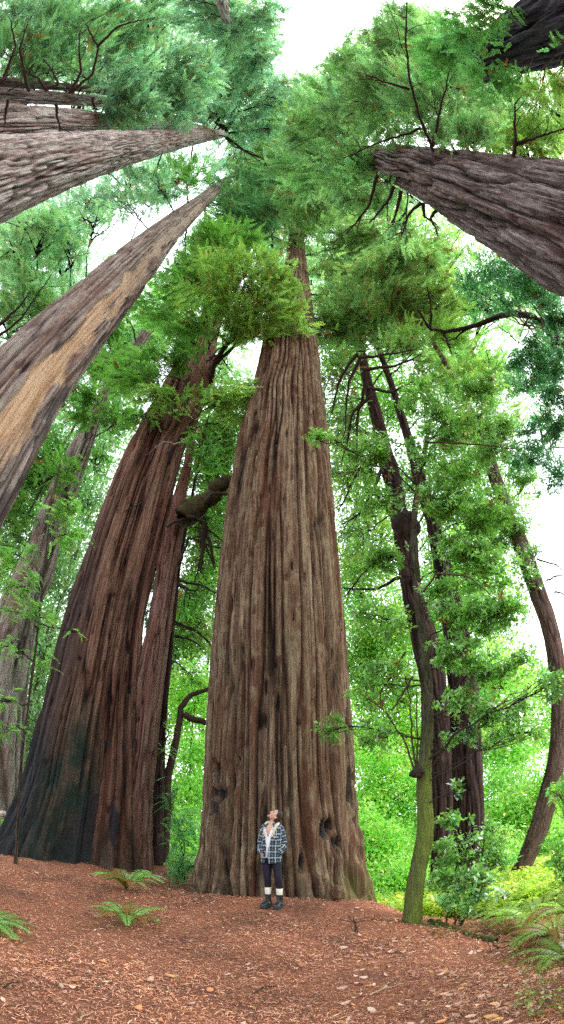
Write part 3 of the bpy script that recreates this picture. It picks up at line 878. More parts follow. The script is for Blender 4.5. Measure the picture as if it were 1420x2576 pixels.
crown('overhead_left_b', [(430, 240, 105, 75, 28, 3), (330, 270, 95, 50, 24, 3), (400, 165, 115, 60, 28, 2), (300, 185, 80, 60, 24, 2), (490, 200, 60, 50, 32, 2.2), (480, 265, 60, 40, 32, 2.2)], tint=G_BLUE)
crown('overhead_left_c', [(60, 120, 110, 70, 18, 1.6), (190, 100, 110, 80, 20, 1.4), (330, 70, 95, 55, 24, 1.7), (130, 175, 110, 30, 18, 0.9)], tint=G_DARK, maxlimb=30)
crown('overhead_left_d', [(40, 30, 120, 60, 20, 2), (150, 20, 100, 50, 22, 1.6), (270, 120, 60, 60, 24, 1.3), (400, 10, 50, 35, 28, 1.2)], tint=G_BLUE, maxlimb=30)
crown('overhead_right', [(850, 330, 125, 65, 26, 2.6), (960, 260, 140, 80, 20, 2.6), (830, 225, 50, 55, 30, 1.5), (880, 165, 60, 45, 28, 1.8), (1000, 130, 110, 75, 20, 2.5), (1100, 240, 120, 80, 16, 2.5), (1010, 55, 60, 45, 22, 2.2),
                         (880, 420, 95, 60, 24, 2.4), (930, 500, 90, 45, 22, 2), (800, 430, 100, 70, 32, 2.2), (975, 460, 40, 24, 18, 0.9), (1190, 335, 95, 45, 13, 2.2), (1330, 365, 80, 28, 11, 1.8, G_BRIGHT), (1080, 335, 90, 38, 15, 1.6), (765, 300, 60, 55, 38, 1.7), (1010, 595, 60, 35, 20, 0.7)],
      tint=(0.088, 0.185, 0.085), maxlimb=26)
crown('overhead_dark', [(1200, 80, 90, 80, 12, 2.2), (1265, 215, 95, 45, 11, 2.0), (1390, 230, 60, 45, 10, 2, G_BRIGHT), (1120, 120, 90, 80, 14, 2.4), (1350, 310, 90, 45, 11, 2.2, G_BRIGHT), (1250, 15, 50, 26, 12, 1.6), (1400, 110, 26, 16, 9, 1.0)], tint=(0.06, 0.165, 0.055), maxlimb=16)
crown('right_left', [(880, 820, 95, 65, 24, 2.2), (960, 790, 90, 70, 24, 2.2), (980, 700, 100, 70, 26, 2.6), (1050, 640, 80, 60, 26, 1.6), (860, 930, 45, 50, 20, 0.9), (850, 1000, 45, 80, 20, 0.7), (890, 1080, 50, 90, 18, 0.8), (1010, 870, 70, 40, 20, 0.8), (860, 1200, 40, 90, 17, 0.5), (900, 1350, 50, 90, 16, 0.6), (1060, 760, 80, 60, 24, 2.2)], brown=0.05, tint=G_MID)
crown('right_right', [(1080, 850, 90, 60, 22, 2), (1120, 760, 70, 60, 24, 1.6), (1100, 950, 70, 60, 20, 1.2), (1180, 960, 70, 60, 18, 2), (1235, 1060, 60, 60, 17, 2), (1150, 1080, 80, 70, 17, 1.6)], brown=0.04, tint=G_BRIGHT)
crown('right_lean', [(1200, 980, 80, 55, 15, 1.2), (1260, 1100, 70, 70, 14, 1.2), (1320, 1220, 45, 70, 13, 0.9), (1270, 1350, 70, 60, 13, 1.1), (1330, 1430, 40, 60, 12, 0.7)], kind='broad', tint=G_BROAD, mat=M_BROAD)
crown('right_mossy', [(930, 1120, 80, 40, 8.5, 1), (1070, 1000, 75, 50, 9.5, 0.9), (1130, 1060, 80, 60, 9, 1.2), (1080, 1140, 70, 40, 9, 0.8), (1180, 1170, 90, 60, 8.5, 1.3), (930, 1180, 55, 45, 8.5, 0.7), (1110, 1250, 70, 50, 8, 1.1), (950, 1250, 80, 50, 8, 0.7),
                      (1200, 1290, 100, 60, 8, 1.5), (975, 1400, 60, 45, 7.5, 0.8), (1150, 1390, 80, 55, 7.5, 1.3), (930, 1420, 60, 50, 7.5, 0.6), (1230, 1430, 80, 60, 7.5, 1.3), (1110, 1480, 55, 40, 7, 0.9), (1190, 1540, 110, 60, 7, 1.4), (960, 1560, 70, 50, 7, 0.8),
                      (1280, 1530, 55, 50, 7, 1.2), (1150, 1640, 75, 45, 6.7, 1.2), (1250, 1680, 95, 50, 6.6, 1.3), (985, 1700, 50, 55, 6.8, 0.8), (930, 1720, 50, 70, 7, 0.5), (1180, 1770, 85, 42, 6.5, 1.0), (1280, 1790, 100, 45, 6.3, 1.2), (950, 1840, 60, 50, 6.6, 0.6),
                      (1150, 1850, 50, 26, 6.4, 0.8), (1385, 1720, 45, 40, 5.8, 1), (1240, 1870, 60, 30, 6.3, 0.5), (1330, 1840, 60, 30, 6, 0.8), (800, 1105, 46, 24, 8.3, 0.8), (835, 1835, 42, 34, 7.0, 0.7), (1150, 1990, 14, 26, 6.2, 0.7)],
      kind='broad', tint=G_BROAD, mat=M_BROAD, brown=0.02, rise=0.25, lsize=1.3)

# the tree behind the viewer whose crown hangs over the top of the view
build_trunk('overhead_back', 'faint pale redwood trunk buried in foliage at the top edge left of the sky gap', 'tree',
            [(500, -420, 585, -420), (515, -300, 580, -300), (530, -150, 575, -150), (545, 0, 572, 0), (580, 120, 598, 120), (610, 220, 622, 220)],
            11, M_LILAC, ridge_w=0.16, depth=0.4, nseg=100, nring=140, flare=0.2, seed=191, plane_az=-PI / 2, max_h=75, top_extra=0.1)
crown('overhead_back', [(600, 60, 100, 80, 38, 2.4), (520, 30, 80, 45, 36, 2), (635, 140, 70, 60, 42, 2), (675, 30, 40, 40, 38, 1.6), (620, 210, 60, 45, 45, 1.2), (560, 110, 50, 50, 40, 0.9), (480, -10, 70, 30, 34, 1.8), (655, 95, 40, 90, 40, 1.4)], tint=G_BLUE)

# ---- the arching broadleaf at the right edge
build_trunk('arching', 'dark broadleaf tree off the right edge with a mossy limb arching into view', 'tree',
            [(1500, 2280, 1545, 2280), (1490, 1900, 1530, 1900), (1478, 1500, 1512, 1500), (1462, 1200, 1494, 1200), (1440, 1000, 1468, 1000), (1405, 880, 1432, 868), (1360, 822, 1376, 800)],
            9.0, M_MOSSY, ridge_w=0.06, depth=0.15, nseg=60, nring=150, flare=0.2, seed=201, max_h=22, top_extra=0.01, thing_name='broadleaf_tree')
crown('arching', [(1330, 700, 105, 55, 12, 1.0), (1230, 690, 85, 45, 13, 0.8), (1385, 800, 50, 60, 11, 1.6), (1350, 920, 75, 70, 10.5, 1.6), (1385, 1030, 50, 80, 10, 1.5), (1265, 760, 60, 35, 12, 0.6), (1330, 1130, 55, 60, 10, 0.9), (1395, 1190, 32, 60, 9.5, 1.0), (1190, 730, 50, 35, 13, 0.5)],
      kind='broad', tint=(0.045, 0.155, 0.065), mat=M_BROAD, maxlimb=30)
_T = TREES['arching']
g = Geo()
pts = [at(x, y, d) for x, y, d in ((1425, 880, 16.5), (1375, 820, 16.5), (1335, 797, 16), (1290, 795, 15.5), (1240, 808, 15), (1185, 825, 14.8), (1125, 838, 14.5), (1085, 830, 14), (1050, 780, 14))]
pts = np.array(pts); tt = np.linspace(0, len(pts) - 1, 40)
pts = np.stack([np.interp(tt, np.arange(len(pts)), pts[:, i]) for i in range(3)], -1)
g.add(*tube_np(wobble(pts, 0.12), np.linspace(0.17, 0.03, 40), 8))
for k in (12, 18, 24, 30, 34):
    twiggy(g, pts[k], pts[k] + rng.normal(0, 0.9, 3) + np.array([-0.5, 0, 0.6]), 0.05, 0.02, 8, 0.1, 0, 4, 3)
tag(g.build('branch', M_MOSSY, _T['root'], _T['base'], smooth=True), 'thick mossy arching limb')


def bush(name, thing_name, label, cat, base, stems, clusters, kind='mass', tint=G_LIME, mat=None, group=None, brown=0.01, stem_r=0.02, lsize=1.0):
    """a shrub or background tree: stems (points to reach) + one crown"""
    root = thing(thing_name, base, label, cat, group)
    base = np.asarray(base, float)
    g = Geo(); lg = Geo()
    for cl in clusters:
        px, py, rx, ry, dist, k = cl[:6]
        tn = cl[6] if len(cl) > 6 else tint
        c, ax = axes_at(px, py, rx, ry, dist)
        R = np.linalg.norm(ax, axis=1).mean()
        sc, sr = foliage(g, c, ax, base[:2], kind, tn, k, dist, int(np.clip(8 + R * 3, 9, 24)), brown, lsize)
        if 'tree' in thing_name:
            pc = np.array([base[0] + (c[0] - base[0]) * 0.75, base[1] + (c[1] - base[1]) * 0.75, c[2] - 0.3 * R])
            P = twiggy(lg, pc, c, stem_r * 0.3, stem_r * 0.12, 12, 0.06, 0.05, 5)
        else:
            P = twiggy(lg, base + rng.normal(0, 0.05, 3) * np.array([1, 1, 0]), c, stem_r, stem_r * 0.45, 12, 0.06, 0.05, 6)
        for q in range(len(sc)):
            twiggy(lg, P[rng.integers(6, 12)], sc[q], stem_r * 0.4, max(stem_r * 0.1, 0.2 * dist / 425), 6, 0.06, 0.05, 4, 2, 0.4)
    if 'tree' in thing_name:
        for V, F in zip(lg.V, lg.F):
            g.V.append(V); g.F.append(F - F.min() + g.n); g.C.append(np.tile((0.035, 0.024, 0.018), (len(V), 1))); g.n += len(V)
        lg = Geo()
        zc = [axes_at(*cl[:5])[0][2] for cl in clusters]
        twiggy(lg, base, np.array([base[0], base[1], min(max(zc), base[2] + 45)]), stem_r, stem_r * 0.25, 24, 0.008, 0, 8)
    lg.build('stem' if 'tree' not in thing_name else 'trunk', M_TWIGR, root, base)
    g.build('foliage' if 'tree' not in thing_name else 'crown', mat or M_LIME, root, base)
    return root


def bg_tree(label, px, d, clusters, kind='mass', tint=G_LIME, r=0.12, tn='background_tree', **kw):
    p = at_y(px, 2060, d); p[2] = gz1(p[0], p[1]) - 0.1
    bush(label, tn, label, 'tree', p, None, clusters, kind, tint, M_LIME, stem_r=r, **kw)


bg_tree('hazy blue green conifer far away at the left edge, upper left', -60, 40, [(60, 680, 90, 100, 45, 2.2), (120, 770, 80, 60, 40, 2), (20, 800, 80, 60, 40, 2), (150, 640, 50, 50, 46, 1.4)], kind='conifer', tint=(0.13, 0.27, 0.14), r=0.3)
bg_tree('green tree showing between the stripped trunk and the pale grey trunk', 40, 34, [(150, 900, 100, 70, 38, 2.2), (60, 1000, 100, 90, 35, 2.2), (210, 820, 60, 50, 40, 1.5)], kind='conifer', tint=(0.09, 0.22, 0.07), r=0.25)
bg_tree('bright green foliage tree at left edge beside the lower end of the stripped trunk', 20, 30, [(70, 1180, 110, 110, 30, 2.4), (30, 1300, 80, 80, 28, 2.0)], tint=(0.07, 0.19, 0.045), r=0.2)
bg_tree('leafy tree behind the pale grey trunk at the far left edge', 30, 26, [(60, 1420, 90, 100, 27, 1.6), (60, 1600, 90, 100, 26, 1.2), (120, 1860, 60, 120, 24, 1.5), (10, 1800, 60, 100, 24, 1.2)], tint=(0.085, 0.19, 0.065), r=0.15)
bg_tree('pale thin tree in the bright gap left of the blackened trunk', 170, 33, [(220, 1270, 80, 90, 32, 0.8), (170, 1480, 70, 90, 30, 0.7), (105, 1720, 50, 110, 28, 0.8), (250, 1130, 60, 60, 34, 0.6)], tint=(0.11, 0.23, 0.09), r=0.12)
bg_tree('tall lime green tree in the gap between the fused pair and the giant trunk', 500, 28, [(525, 1150, 80, 110, 28, 1.6), (505, 1350, 75, 110, 26, 1.3), (490, 1560, 75, 120, 24, 1.5), (560, 1000, 50, 60, 30, 1)], tint=(0.09, 0.20, 0.04), r=0.14)
bg_tree('glowing yellow green undergrowth tree low in the gap left of the giant trunk', 470, 20, [(480, 1790, 75, 120, 22, 1.7), (470, 1970, 75, 110, 20, 2.2), (460, 2110, 70, 70, 18, 2.4)], tint=(0.19, 0.44, 0.08), r=0.08)  # tint raised to stand for light on the sunlit understory
bg_tree('thin lacy tree directly right of the upper giant trunk', 880, 33, [(860, 900, 70, 90, 35, 1.6), (865, 1100, 55, 110, 32, 1.1), (885, 1300, 65, 110, 30, 0.9), (1000, 1010, 70, 80, 32, 0.9)], tint=(0.12, 0.27, 0.05), r=0.14)
bg_tree('sparse lime tree right of the giant trunk at mid height', 930, 26, [(920, 1500, 80, 110, 27, 1.1), (925, 1690, 80, 110, 25, 1.5)], tint=(0.18, 0.42, 0.09), r=0.1)
bg_tree('brilliant lime undergrowth tree between the giant trunk and mossy tanoak', 950, 21, [(940, 1840, 100, 100, 22, 2.0), (960, 1990, 110, 100, 20, 2.4), (940, 2130, 110, 80, 17.5, 2.8), (990, 2225, 90, 70, 15.5, 2.8), (950, 2290, 70, 30, 14.5, 2.2)], tint=(0.22, 0.54, 0.085), r=0.07)  # sunlight of the clearing is painted into the lime tints from here rightwards
bg_tree('lime tree behind the shaded pair on the right', 1130, 27, [(1180, 1450, 110, 130, 27, 0.9), (1100, 1650, 110, 120, 26, 1.1), (1080, 1880, 80, 120, 23, 1.8), (1090, 2080, 60, 100, 20, 2)], tint=(0.18, 0.43, 0.08), r=0.12)
bg_tree('pale lime tree between the shaded pair and the bowing trunk', 1270, 22, [(1260, 1720, 100, 110, 24, 1.0), (1275, 1900, 100, 110, 21, 1.8), (1285, 2050, 110, 100, 18, 2.3), (1290, 2180, 110, 70, 15.5, 2.4)], tint=(0.23, 0.52, 0.11), r=0.08)
bg_tree('yellow green tree at the right edge behind the bowing trunk', 1420, 20, [(1405, 1980, 60, 130, 17, 1.9), (1400, 1800, 60, 90, 18, 0.9), (1410, 2130, 60, 80, 15, 2.2)], tint=(0.22, 0.50, 0.09), r=0.08)

# shrubs near by
p = ground_at(1150, 2330)
bush('rhodo', 'rhododendron_shrub', 'glossy broadleaf shrub at the foot of the shaded purple brown trunk', 'shrub', p, None,
     [(1180, 2130, 80, 45, 6.9, 1.0), (1120, 2200, 50, 50, 7.2, 1.2), (1215, 2230, 75, 50, 6.6, 1.4), (1255, 2150, 45, 35, 7, 0.8), (1170, 2270, 60, 30, 6.6, 1.1), (1150, 2060, 45, 28, 7, 0.7), (1240, 2080, 40, 24, 7, 0.6)],
     kind='broad', tint=(0.085, 0.19, 0.045), mat=M_BROAD, stem_r=0.014, lsize=1.25)
p = ground_at(1450, 2420)
bush('edge', 'broadleaf_shrub', 'leafy shrub reaching in at the right edge over the ferns', 'shrub', p, None,
     [(1410, 2150, 34, 45, 5.2, 0.9), (1408, 2000, 26, 40, 5.4, 0.7), (1425, 2220, 30, 30, 5, 1)], kind='broad', tint=(0.11, 0.25, 0.05), mat=M_BROAD, stem_r=0.012, lsize=1.3)
p = ground_at(460, 2205)
bush('youngred', 'redwood_shrub', 'feathery young redwood filling the low gap left of the giant trunk', 'shrub', p, None,
     [(450, 2085, 42, 55, 10.5, 1.3), (468, 2165, 46, 40, 10, 1.5), (430, 2000, 26, 45, 10.8, 0.9), (440, 2180, 30, 30, 9.8, 1.2)], kind='conifer', tint=(0.06, 0.17, 0.055), mat=M_LEAF, stem_r=0.018)

# tall trees farther off whose tops close the canopy; haze is painted into the paler tints
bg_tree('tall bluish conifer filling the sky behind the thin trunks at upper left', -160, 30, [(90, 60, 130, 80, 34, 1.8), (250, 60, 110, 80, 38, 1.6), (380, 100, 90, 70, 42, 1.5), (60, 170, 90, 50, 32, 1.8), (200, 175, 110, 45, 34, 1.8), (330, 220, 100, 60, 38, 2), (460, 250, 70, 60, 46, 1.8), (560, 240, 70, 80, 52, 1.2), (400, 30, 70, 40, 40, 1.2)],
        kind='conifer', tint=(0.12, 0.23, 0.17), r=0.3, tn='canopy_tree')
bg_tree('tall green conifer filling the sky above the furrowed right trunk', 2000, 26, [(1000, 200, 140, 90, 32, 2), (1130, 150, 120, 90, 28, 2), (870, 280, 110, 80, 40, 2), (1250, 270, 110, 60, 24, 2), (1180, 340, 130, 50, 22, 1.8), (1380, 330, 70, 50, 20, 2.2, (0.12, 0.24, 0.06)), (1060, 90, 80, 70, 34, 1.6), (920, 120, 60, 50, 40, 1.0), (760, 260, 70, 60, 50, 1.6), (1290, 340, 80, 40, 20, 2, (0.12, 0.24, 0.06)), (1400, 260, 50, 60, 18, 1.4)],
        kind='conifer', tint=(0.12, 0.24, 0.13), r=0.3, tn='canopy_tree')
bg_tree('hazy conifer closing the canopy in the middle below the sky gap', 690, 60, [(700, 330, 90, 60, 70, 1.8), (640, 420, 80, 50, 64, 1.6), (760, 400, 90, 60, 62, 2), (820, 520, 100, 80, 56, 2), (690, 520, 90, 80, 58, 2), (560, 600, 100, 70, 48, 2), (930, 640, 100, 80, 44, 1.8), (880, 760, 90, 80, 40, 2)],
        kind='conifer', tint=(0.10, 0.21, 0.09), r=0.35, tn='canopy_tree')
bg_tree('lacy bright tree behind the two dark trunks at upper right', 1060, 40, [(1060, 700, 90, 80, 38, 1.4), (1120, 800, 80, 80, 36, 1.6), (1010, 830, 80, 60, 36, 1.6), (1020, 560, 80, 40, 40, 0.7), (1130, 620, 80, 50, 38, 0.6), (1230, 780, 60, 60, 34, 0.5), (1160, 900, 80, 70, 32, 1.2), (1250, 920, 60, 60, 30, 0.7)],
        kind='conifer', tint=(0.11, 0.23, 0.06), r=0.2, tn='canopy_tree')
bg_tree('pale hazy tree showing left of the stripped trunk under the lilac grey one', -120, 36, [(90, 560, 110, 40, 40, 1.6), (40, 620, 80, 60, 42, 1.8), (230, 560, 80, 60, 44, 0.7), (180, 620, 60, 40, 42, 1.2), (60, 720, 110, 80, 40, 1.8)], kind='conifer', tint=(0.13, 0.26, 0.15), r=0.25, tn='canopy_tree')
bg_tree('green leafy tree filling the gap between the pale grey and fused trunks', 330, 38, [(330, 690, 60, 60, 58, 1.4), (390, 830, 80, 80, 56, 2), (300, 960, 80, 80, 52, 2), (250, 1080, 70, 70, 48, 1.2), (440, 760, 60, 60, 58, 1.6)], kind='conifer', tint=(0.10, 0.22, 0.06), r=0.22, tn='canopy_tree')
bg_tree('thin leafy tree in the gap right of the fused pair, mid height', 560, 30, [(575, 1090, 50, 70, 28, 2), (560, 1210, 50, 70, 27, 1.8), (530, 1300, 50, 80, 26, 1.5), (510, 1450, 50, 90, 25, 1.5), (430, 1700, 40, 120, 24, 1.6)], tint=(0.09, 0.20, 0.045), r=0.12)
bg_tree('bright sparse tree in the gap left of the shaded pair', 960, 24, [(900, 1180, 60, 90, 27, 1.0), (900, 1400, 60, 90, 26, 1.1), (960, 1350, 70, 90, 25, 1.0), (910, 1620, 60, 80, 25, 1.3), (980, 1560, 70, 90, 24, 1.2), (1000, 1740, 80, 90, 23, 1.4)], tint=(0.18, 0.34, 0.07), r=0.1)

bg_tree('pale green tree in the bright gap between grey and blackened trunks, lower', 150, 40, [(200, 1200, 90, 90, 44, 1.3), (170, 1400, 80, 110, 42, 1.2), (110, 1620, 60, 120, 38, 1.3), (90, 1850, 60, 120, 36, 1.6), (270, 1060, 70, 60, 46, 1.4)], tint=(0.13, 0.26, 0.11), r=0.12)
bg_tree('pale green tree far behind the right tanoak foliage', 1200, 38, [(1150, 1180, 120, 120, 42, 1.2), (1250, 1300, 90, 110, 40, 0.9), (1130, 1400, 110, 110, 38, 1.1), (1000, 1250, 90, 110, 40, 1.0), (1230, 1560, 90, 110, 36, 1.0), (1050, 1560, 90, 110, 34, 1.2), (1340, 1720, 80, 90, 30, 0.7), (1200, 1750, 110, 100, 30, 1.3), (930, 1000, 80, 90, 44, 1.2)], tint=(0.13, 0.26, 0.09), r=0.16)
bg_tree('pale airy tree in the sky gap above the arching mossy limb', 1900, 30, [(1280, 680, 120, 60, 26, 0.7), (1360, 740, 70, 60, 24, 0.9), (1200, 760, 70, 60, 28, 0.7), (1390, 900, 50, 90, 24, 1.1), (1300, 960, 60, 60, 26, 0.5)], kind='broad', tint=(0.08, 0.20, 0.09), r=0.15)

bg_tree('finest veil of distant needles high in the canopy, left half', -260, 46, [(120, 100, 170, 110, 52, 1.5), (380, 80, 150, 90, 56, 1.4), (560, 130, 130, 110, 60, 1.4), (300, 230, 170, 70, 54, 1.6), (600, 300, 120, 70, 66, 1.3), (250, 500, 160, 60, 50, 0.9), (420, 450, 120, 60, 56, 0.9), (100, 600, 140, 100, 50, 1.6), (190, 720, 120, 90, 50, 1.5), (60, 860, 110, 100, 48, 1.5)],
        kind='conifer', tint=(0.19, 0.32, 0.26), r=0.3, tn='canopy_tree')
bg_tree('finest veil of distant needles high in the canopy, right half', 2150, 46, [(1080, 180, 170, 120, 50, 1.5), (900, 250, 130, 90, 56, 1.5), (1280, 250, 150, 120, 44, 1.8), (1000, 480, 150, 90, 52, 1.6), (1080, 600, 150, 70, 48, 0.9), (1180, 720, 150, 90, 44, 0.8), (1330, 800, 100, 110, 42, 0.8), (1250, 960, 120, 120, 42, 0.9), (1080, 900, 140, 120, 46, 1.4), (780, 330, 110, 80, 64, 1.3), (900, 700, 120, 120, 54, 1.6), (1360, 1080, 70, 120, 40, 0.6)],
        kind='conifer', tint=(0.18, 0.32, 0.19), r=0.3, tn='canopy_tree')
bg_tree('distant pale conifer behind the fused pair, veiling the sky on the left', 260, 50, [(300, 850, 120, 120, 52, 1.6), (230, 1080, 110, 130, 50, 1.5), (140, 1300, 110, 130, 48, 1.3), (80, 1560, 100, 130, 46, 1.3), (570, 900, 90, 90, 56, 1.5), (560, 1120, 80, 120, 52, 1.6), (520, 1360, 80, 130, 48, 1.4), (480, 1620, 80, 130, 46, 1.5)],
        kind='conifer', tint=(0.11, 0.21, 0.10), r=0.25, tn='canopy_tree')

bg_tree('soft green conifer crown behind the tapering tip of the giant trunk', 705, 75, [(690, 620, 60, 70, 80, 2.0), (775, 640, 50, 70, 78, 2.0), (735, 520, 70, 60, 84, 1.8), (700, 700, 50, 50, 74, 1.6), (790, 730, 40, 60, 72, 1.8)], kind='conifer', tint=(0.085, 0.175, 0.075), r=0.3, tn='canopy_tree')
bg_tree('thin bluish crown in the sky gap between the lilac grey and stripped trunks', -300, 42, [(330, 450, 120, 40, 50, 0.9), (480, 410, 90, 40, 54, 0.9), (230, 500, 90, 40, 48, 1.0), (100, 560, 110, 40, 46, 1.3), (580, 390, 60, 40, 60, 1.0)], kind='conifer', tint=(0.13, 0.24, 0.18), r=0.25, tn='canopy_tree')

# ------------------------------------------------------------------ forest floor litter
def surf_frames(n, r0, r1, a0, a1, bias=None):
    r = np.exp(rng.uniform(math.log(r0), math.log(r1), n)); a = rng.uniform(a0, a1, n)
    x, y = r * np.sin(a), r * np.cos(a)
    z = gz(x, y) + 0.02 * (vnoise(x * 11 + 99, y * 11 + 99, 512, 8) - 0.5)
    return np.stack([x, y, z], -1)


def keep_clear(P):
    ok = np.ones(len(P), bool)
    for nm in ('great', 'left_big', 'left_second', 'left_third'):
        T = TREES[nm]
        ok &= np.hypot(P[:, 0] - T['base'][0], P[:, 1] - T['base'][1]) > T['R'][3] * 0.9
    return ok & (P[:, 2] > -0.8)


def litter():
    n = 170000
    P = surf_frames(n, 1.6, 13, -0.95, 0.95); P = P[keep_clear(P)]; n = len(P)
    # twigs of needles fall in drifts
    dens = vnoise(P[:, 0] * 1.7 + 40, P[:, 1] * 1.7 + 40, 256, 77)
    P = P[rng.random(n) < 0.35 + 0.9 * dens]; n = len(P)
    a = rng.uniform(0, 2 * PI, n)
    d = unit(np.stack([np.cos(a), np.sin(a), rng.normal(0.05, 0.16, n)], -1))
    up = unit(np.stack([rng.normal(0, 0.4, n), rng.normal(0, 0.4, n), np.ones(n)], -1))
    P[:, 2] += rng.uniform(0.002, 0.018, n)
    far = np.linalg.norm(P[:, :2], axis=1)
    ln = rng.uniform(0.02, 0.075, n) * (0.8 + 0.05 * far)
    pal = np.array([(0.50, 0.215, 0.125), (0.40, 0.165, 0.105), (0.58, 0.31, 0.20), (0.22, 0.09, 0.065), (0.60, 0.40, 0.29), (0.11, 0.05, 0.04), (0.54, 0.24, 0.10)])
    col = pal[rng.choice(7, n, p=[.26, .2, .16, .14, .1, .08, .06])] * np.exp(rng.normal(0, 0.2, (n, 1)))
    pat = vnoise(P[:, 0] * 1.1 + 70, P[:, 1] * 1.1 + 70, 256, 91) * 0.6 + vnoise(P[:, 0] * 3.3 + 70, P[:, 1] * 3.3 + 70, 256, 92) * 0.4
    col = col * (0.50 + 1.25 * pat)[:, None]
    V, F, C = diamonds(P, d, up, ln, 0.0010 + 0.00036 * far + rng.uniform(0, 0.0016, n), col, 0.05)
    me = mesh_np('needle_litter', V, F, tint_mat('dry_needles', 0.9), colors=C)
    tag(link('needle_litter', me), 'rusty orange fallen redwood needles strewn over the floor', None, None, 'stuff')


litter()


def leaves():
    n1, n2 = 620, 800
    A = surf_frames(n1, 1.7, 11, -0.9, 0.9); B = surf_frames(n2, 1.8, 8.5, 0.12, 0.95)
    P = np.concatenate([A, B]); P = P[keep_clear(P)]; n = len(P)
    P[:, 2] += 0.012
    a = rng.uniform(0, 2 * PI, n)
    d = np.stack([np.cos(a), np.sin(a), rng.normal(0.05, 0.18, n)], -1); d = unit(d)
    up = unit(np.stack([rng.normal(0, 0.35, n), rng.normal(0, 0.35, n), np.ones(n)], -1))
    s = unit(np.cross(up, d)); up = np.cross(d, s)
    ln = (0.035 + 0.06 * rng.random(n) ** 1.5)[:, None]; wd = ln * rng.uniform(0.16, 0.30, n)[:, None]; cu = ln * rng.normal(0.12, 0.14, n)[:, None]
    pal = np.array([(0.58, 0.36, 0.26), (0.54, 0.24, 0.11), (0.60, 0.45, 0.35), (0.34, 0.15, 0.09), (0.54, 0.38, 0.31), (0.54, 0.31, 0.12)])
    col = pal[rng.choice(6, n, p=[.3, .22, .16, .14, .12, .06])] * np.exp(rng.normal(0, 0.15, (n, 1)))
    # a blade of 3 cross rows, folded along the midrib and curled lengthwise
    rows = []
    for t, w in ((0.0, 0.08), (0.28, 0.85), (0.6, 1.0), (0.86, 0.6), (1.0, 0.05)):
        c = P + d * ln * (t - 0.5) + up * cu * (2 * t - 1) ** 2
        rows += [c - s * wd * w + up * wd * w * 0.35, c, c + s * wd * w + up * wd * w * 0.35]
    V = np.stack(rows, 1).reshape(-1, 3)
    q = np.array([[3 * r + k, 3 * r + k + 1, 3 * r + k + 4, 3 * r + k + 3] for r in range(4) for k in range(2)])
    F = (np.arange(n)[:, None, None] * 15 + q[None]).reshape(-1, 4)
    me = mesh_np('fallen_leaves', V, F, tint_mat('dry_leaf', 0.7), colors=np.repeat(np.clip(col, 0, 0.85), 15, axis=0))
    tag(link('fallen_leaves', me), 'tan and orange dry leaves scattered over the floor', None, None, 'stuff')


leaves()


def cover(name, label, P, h, size, tint, spread=0.5, nl=5, brown=0.0):
    n = len(P)
    o = P + np.stack([rng.normal(0, 0.05, n), rng.normal(0, 0.05, n), rng.random(n) ** 0.8 * h], -1)
    ph = rng.uniform(0, 6, (n, 1)) + np.arange(nl) * 2.4
    D = unit(np.stack([np.cos(ph), np.sin(ph), rng.normal(0.15, spread, (n, nl))], -1))
    NN = unit(rng.normal(0, 0.35, (n, nl, 3)) + np.array([0, 0, 1]))
    PP = np.repeat(o, nl, axis=0) + rng.normal(0, size * 0.5, (n * nl, 3))
    L_ = size * rng.uniform(0.6, 1.3, n * nl)
    col = tints(tint, np.exp(rng.normal(0, 0.25, n)), None, nl, brown)
    V, F, C = diamonds(PP, D.reshape(-1, 3), NN.reshape(-1, 3), L_, L_ * 0.28, col)
    me = mesh_np(name, V, F, M_LIME, colors=C)
    tag(link(name, me), label, None, None, 'stuff')


P = surf_frames(40000, 7.5, 24, 0.02, 0.95); P = P[P[:, 2] < -0.78]
cover('undergrowth', 'bright lime low growth filling the hollow behind the path', P, 0.42, 0.12, (0.32, 0.55, 0.07))  # leaf colour brightened to imitate the lit clearing
P = surf_frames(9000, 8, 20, -0.75, -0.05); P = P[keep_clear(P) & ((P[:, 1] > 12.5))]
cover('undergrowth', 'green low plants behind the fused trunks', P, 0.5, 0.12, (0.12, 0.27, 0.05))
Q = np.array([ground_at(x, y) for x, y in zip(rng.uniform(1290, 1440, 260), rng.uniform(2390, 2575, 260))])
Q = Q[rng.random(len(Q)) < np.clip((np.array([proj(q)[0] for q in Q]) - 1270) / 120, 0.05, 1)]
cover('ground_cover', 'small red and yellow green leaves at the bottom right corner', Q + np.array([0, 0, 0.01]), 0.10, 0.034, (0.15, 0.22, 0.035), 0.3, 5, 0.4)
Q = np.array([ground_at(x, y) for x, y in zip(rng.uniform(-30, 42, 60), rng.uniform(2318, 2362, 60))])
cover('ground_cover', 'clover like green leaves under the fern at the left edge', Q, 0.07, 0.035, (0.10, 0.26, 0.05), 0.3, 4)
Q = np.array([ground_at(x, y) for x, y in zip(rng.uniform(1075, 1300, 240), rng.uniform(2295, 2365, 240))])
cover('ground_cover', 'brownish green low growth along the edge below the shrub', Q, 0.12, 0.05, (0.10, 0.12, 0.03), 0.4, 4, 0.5)


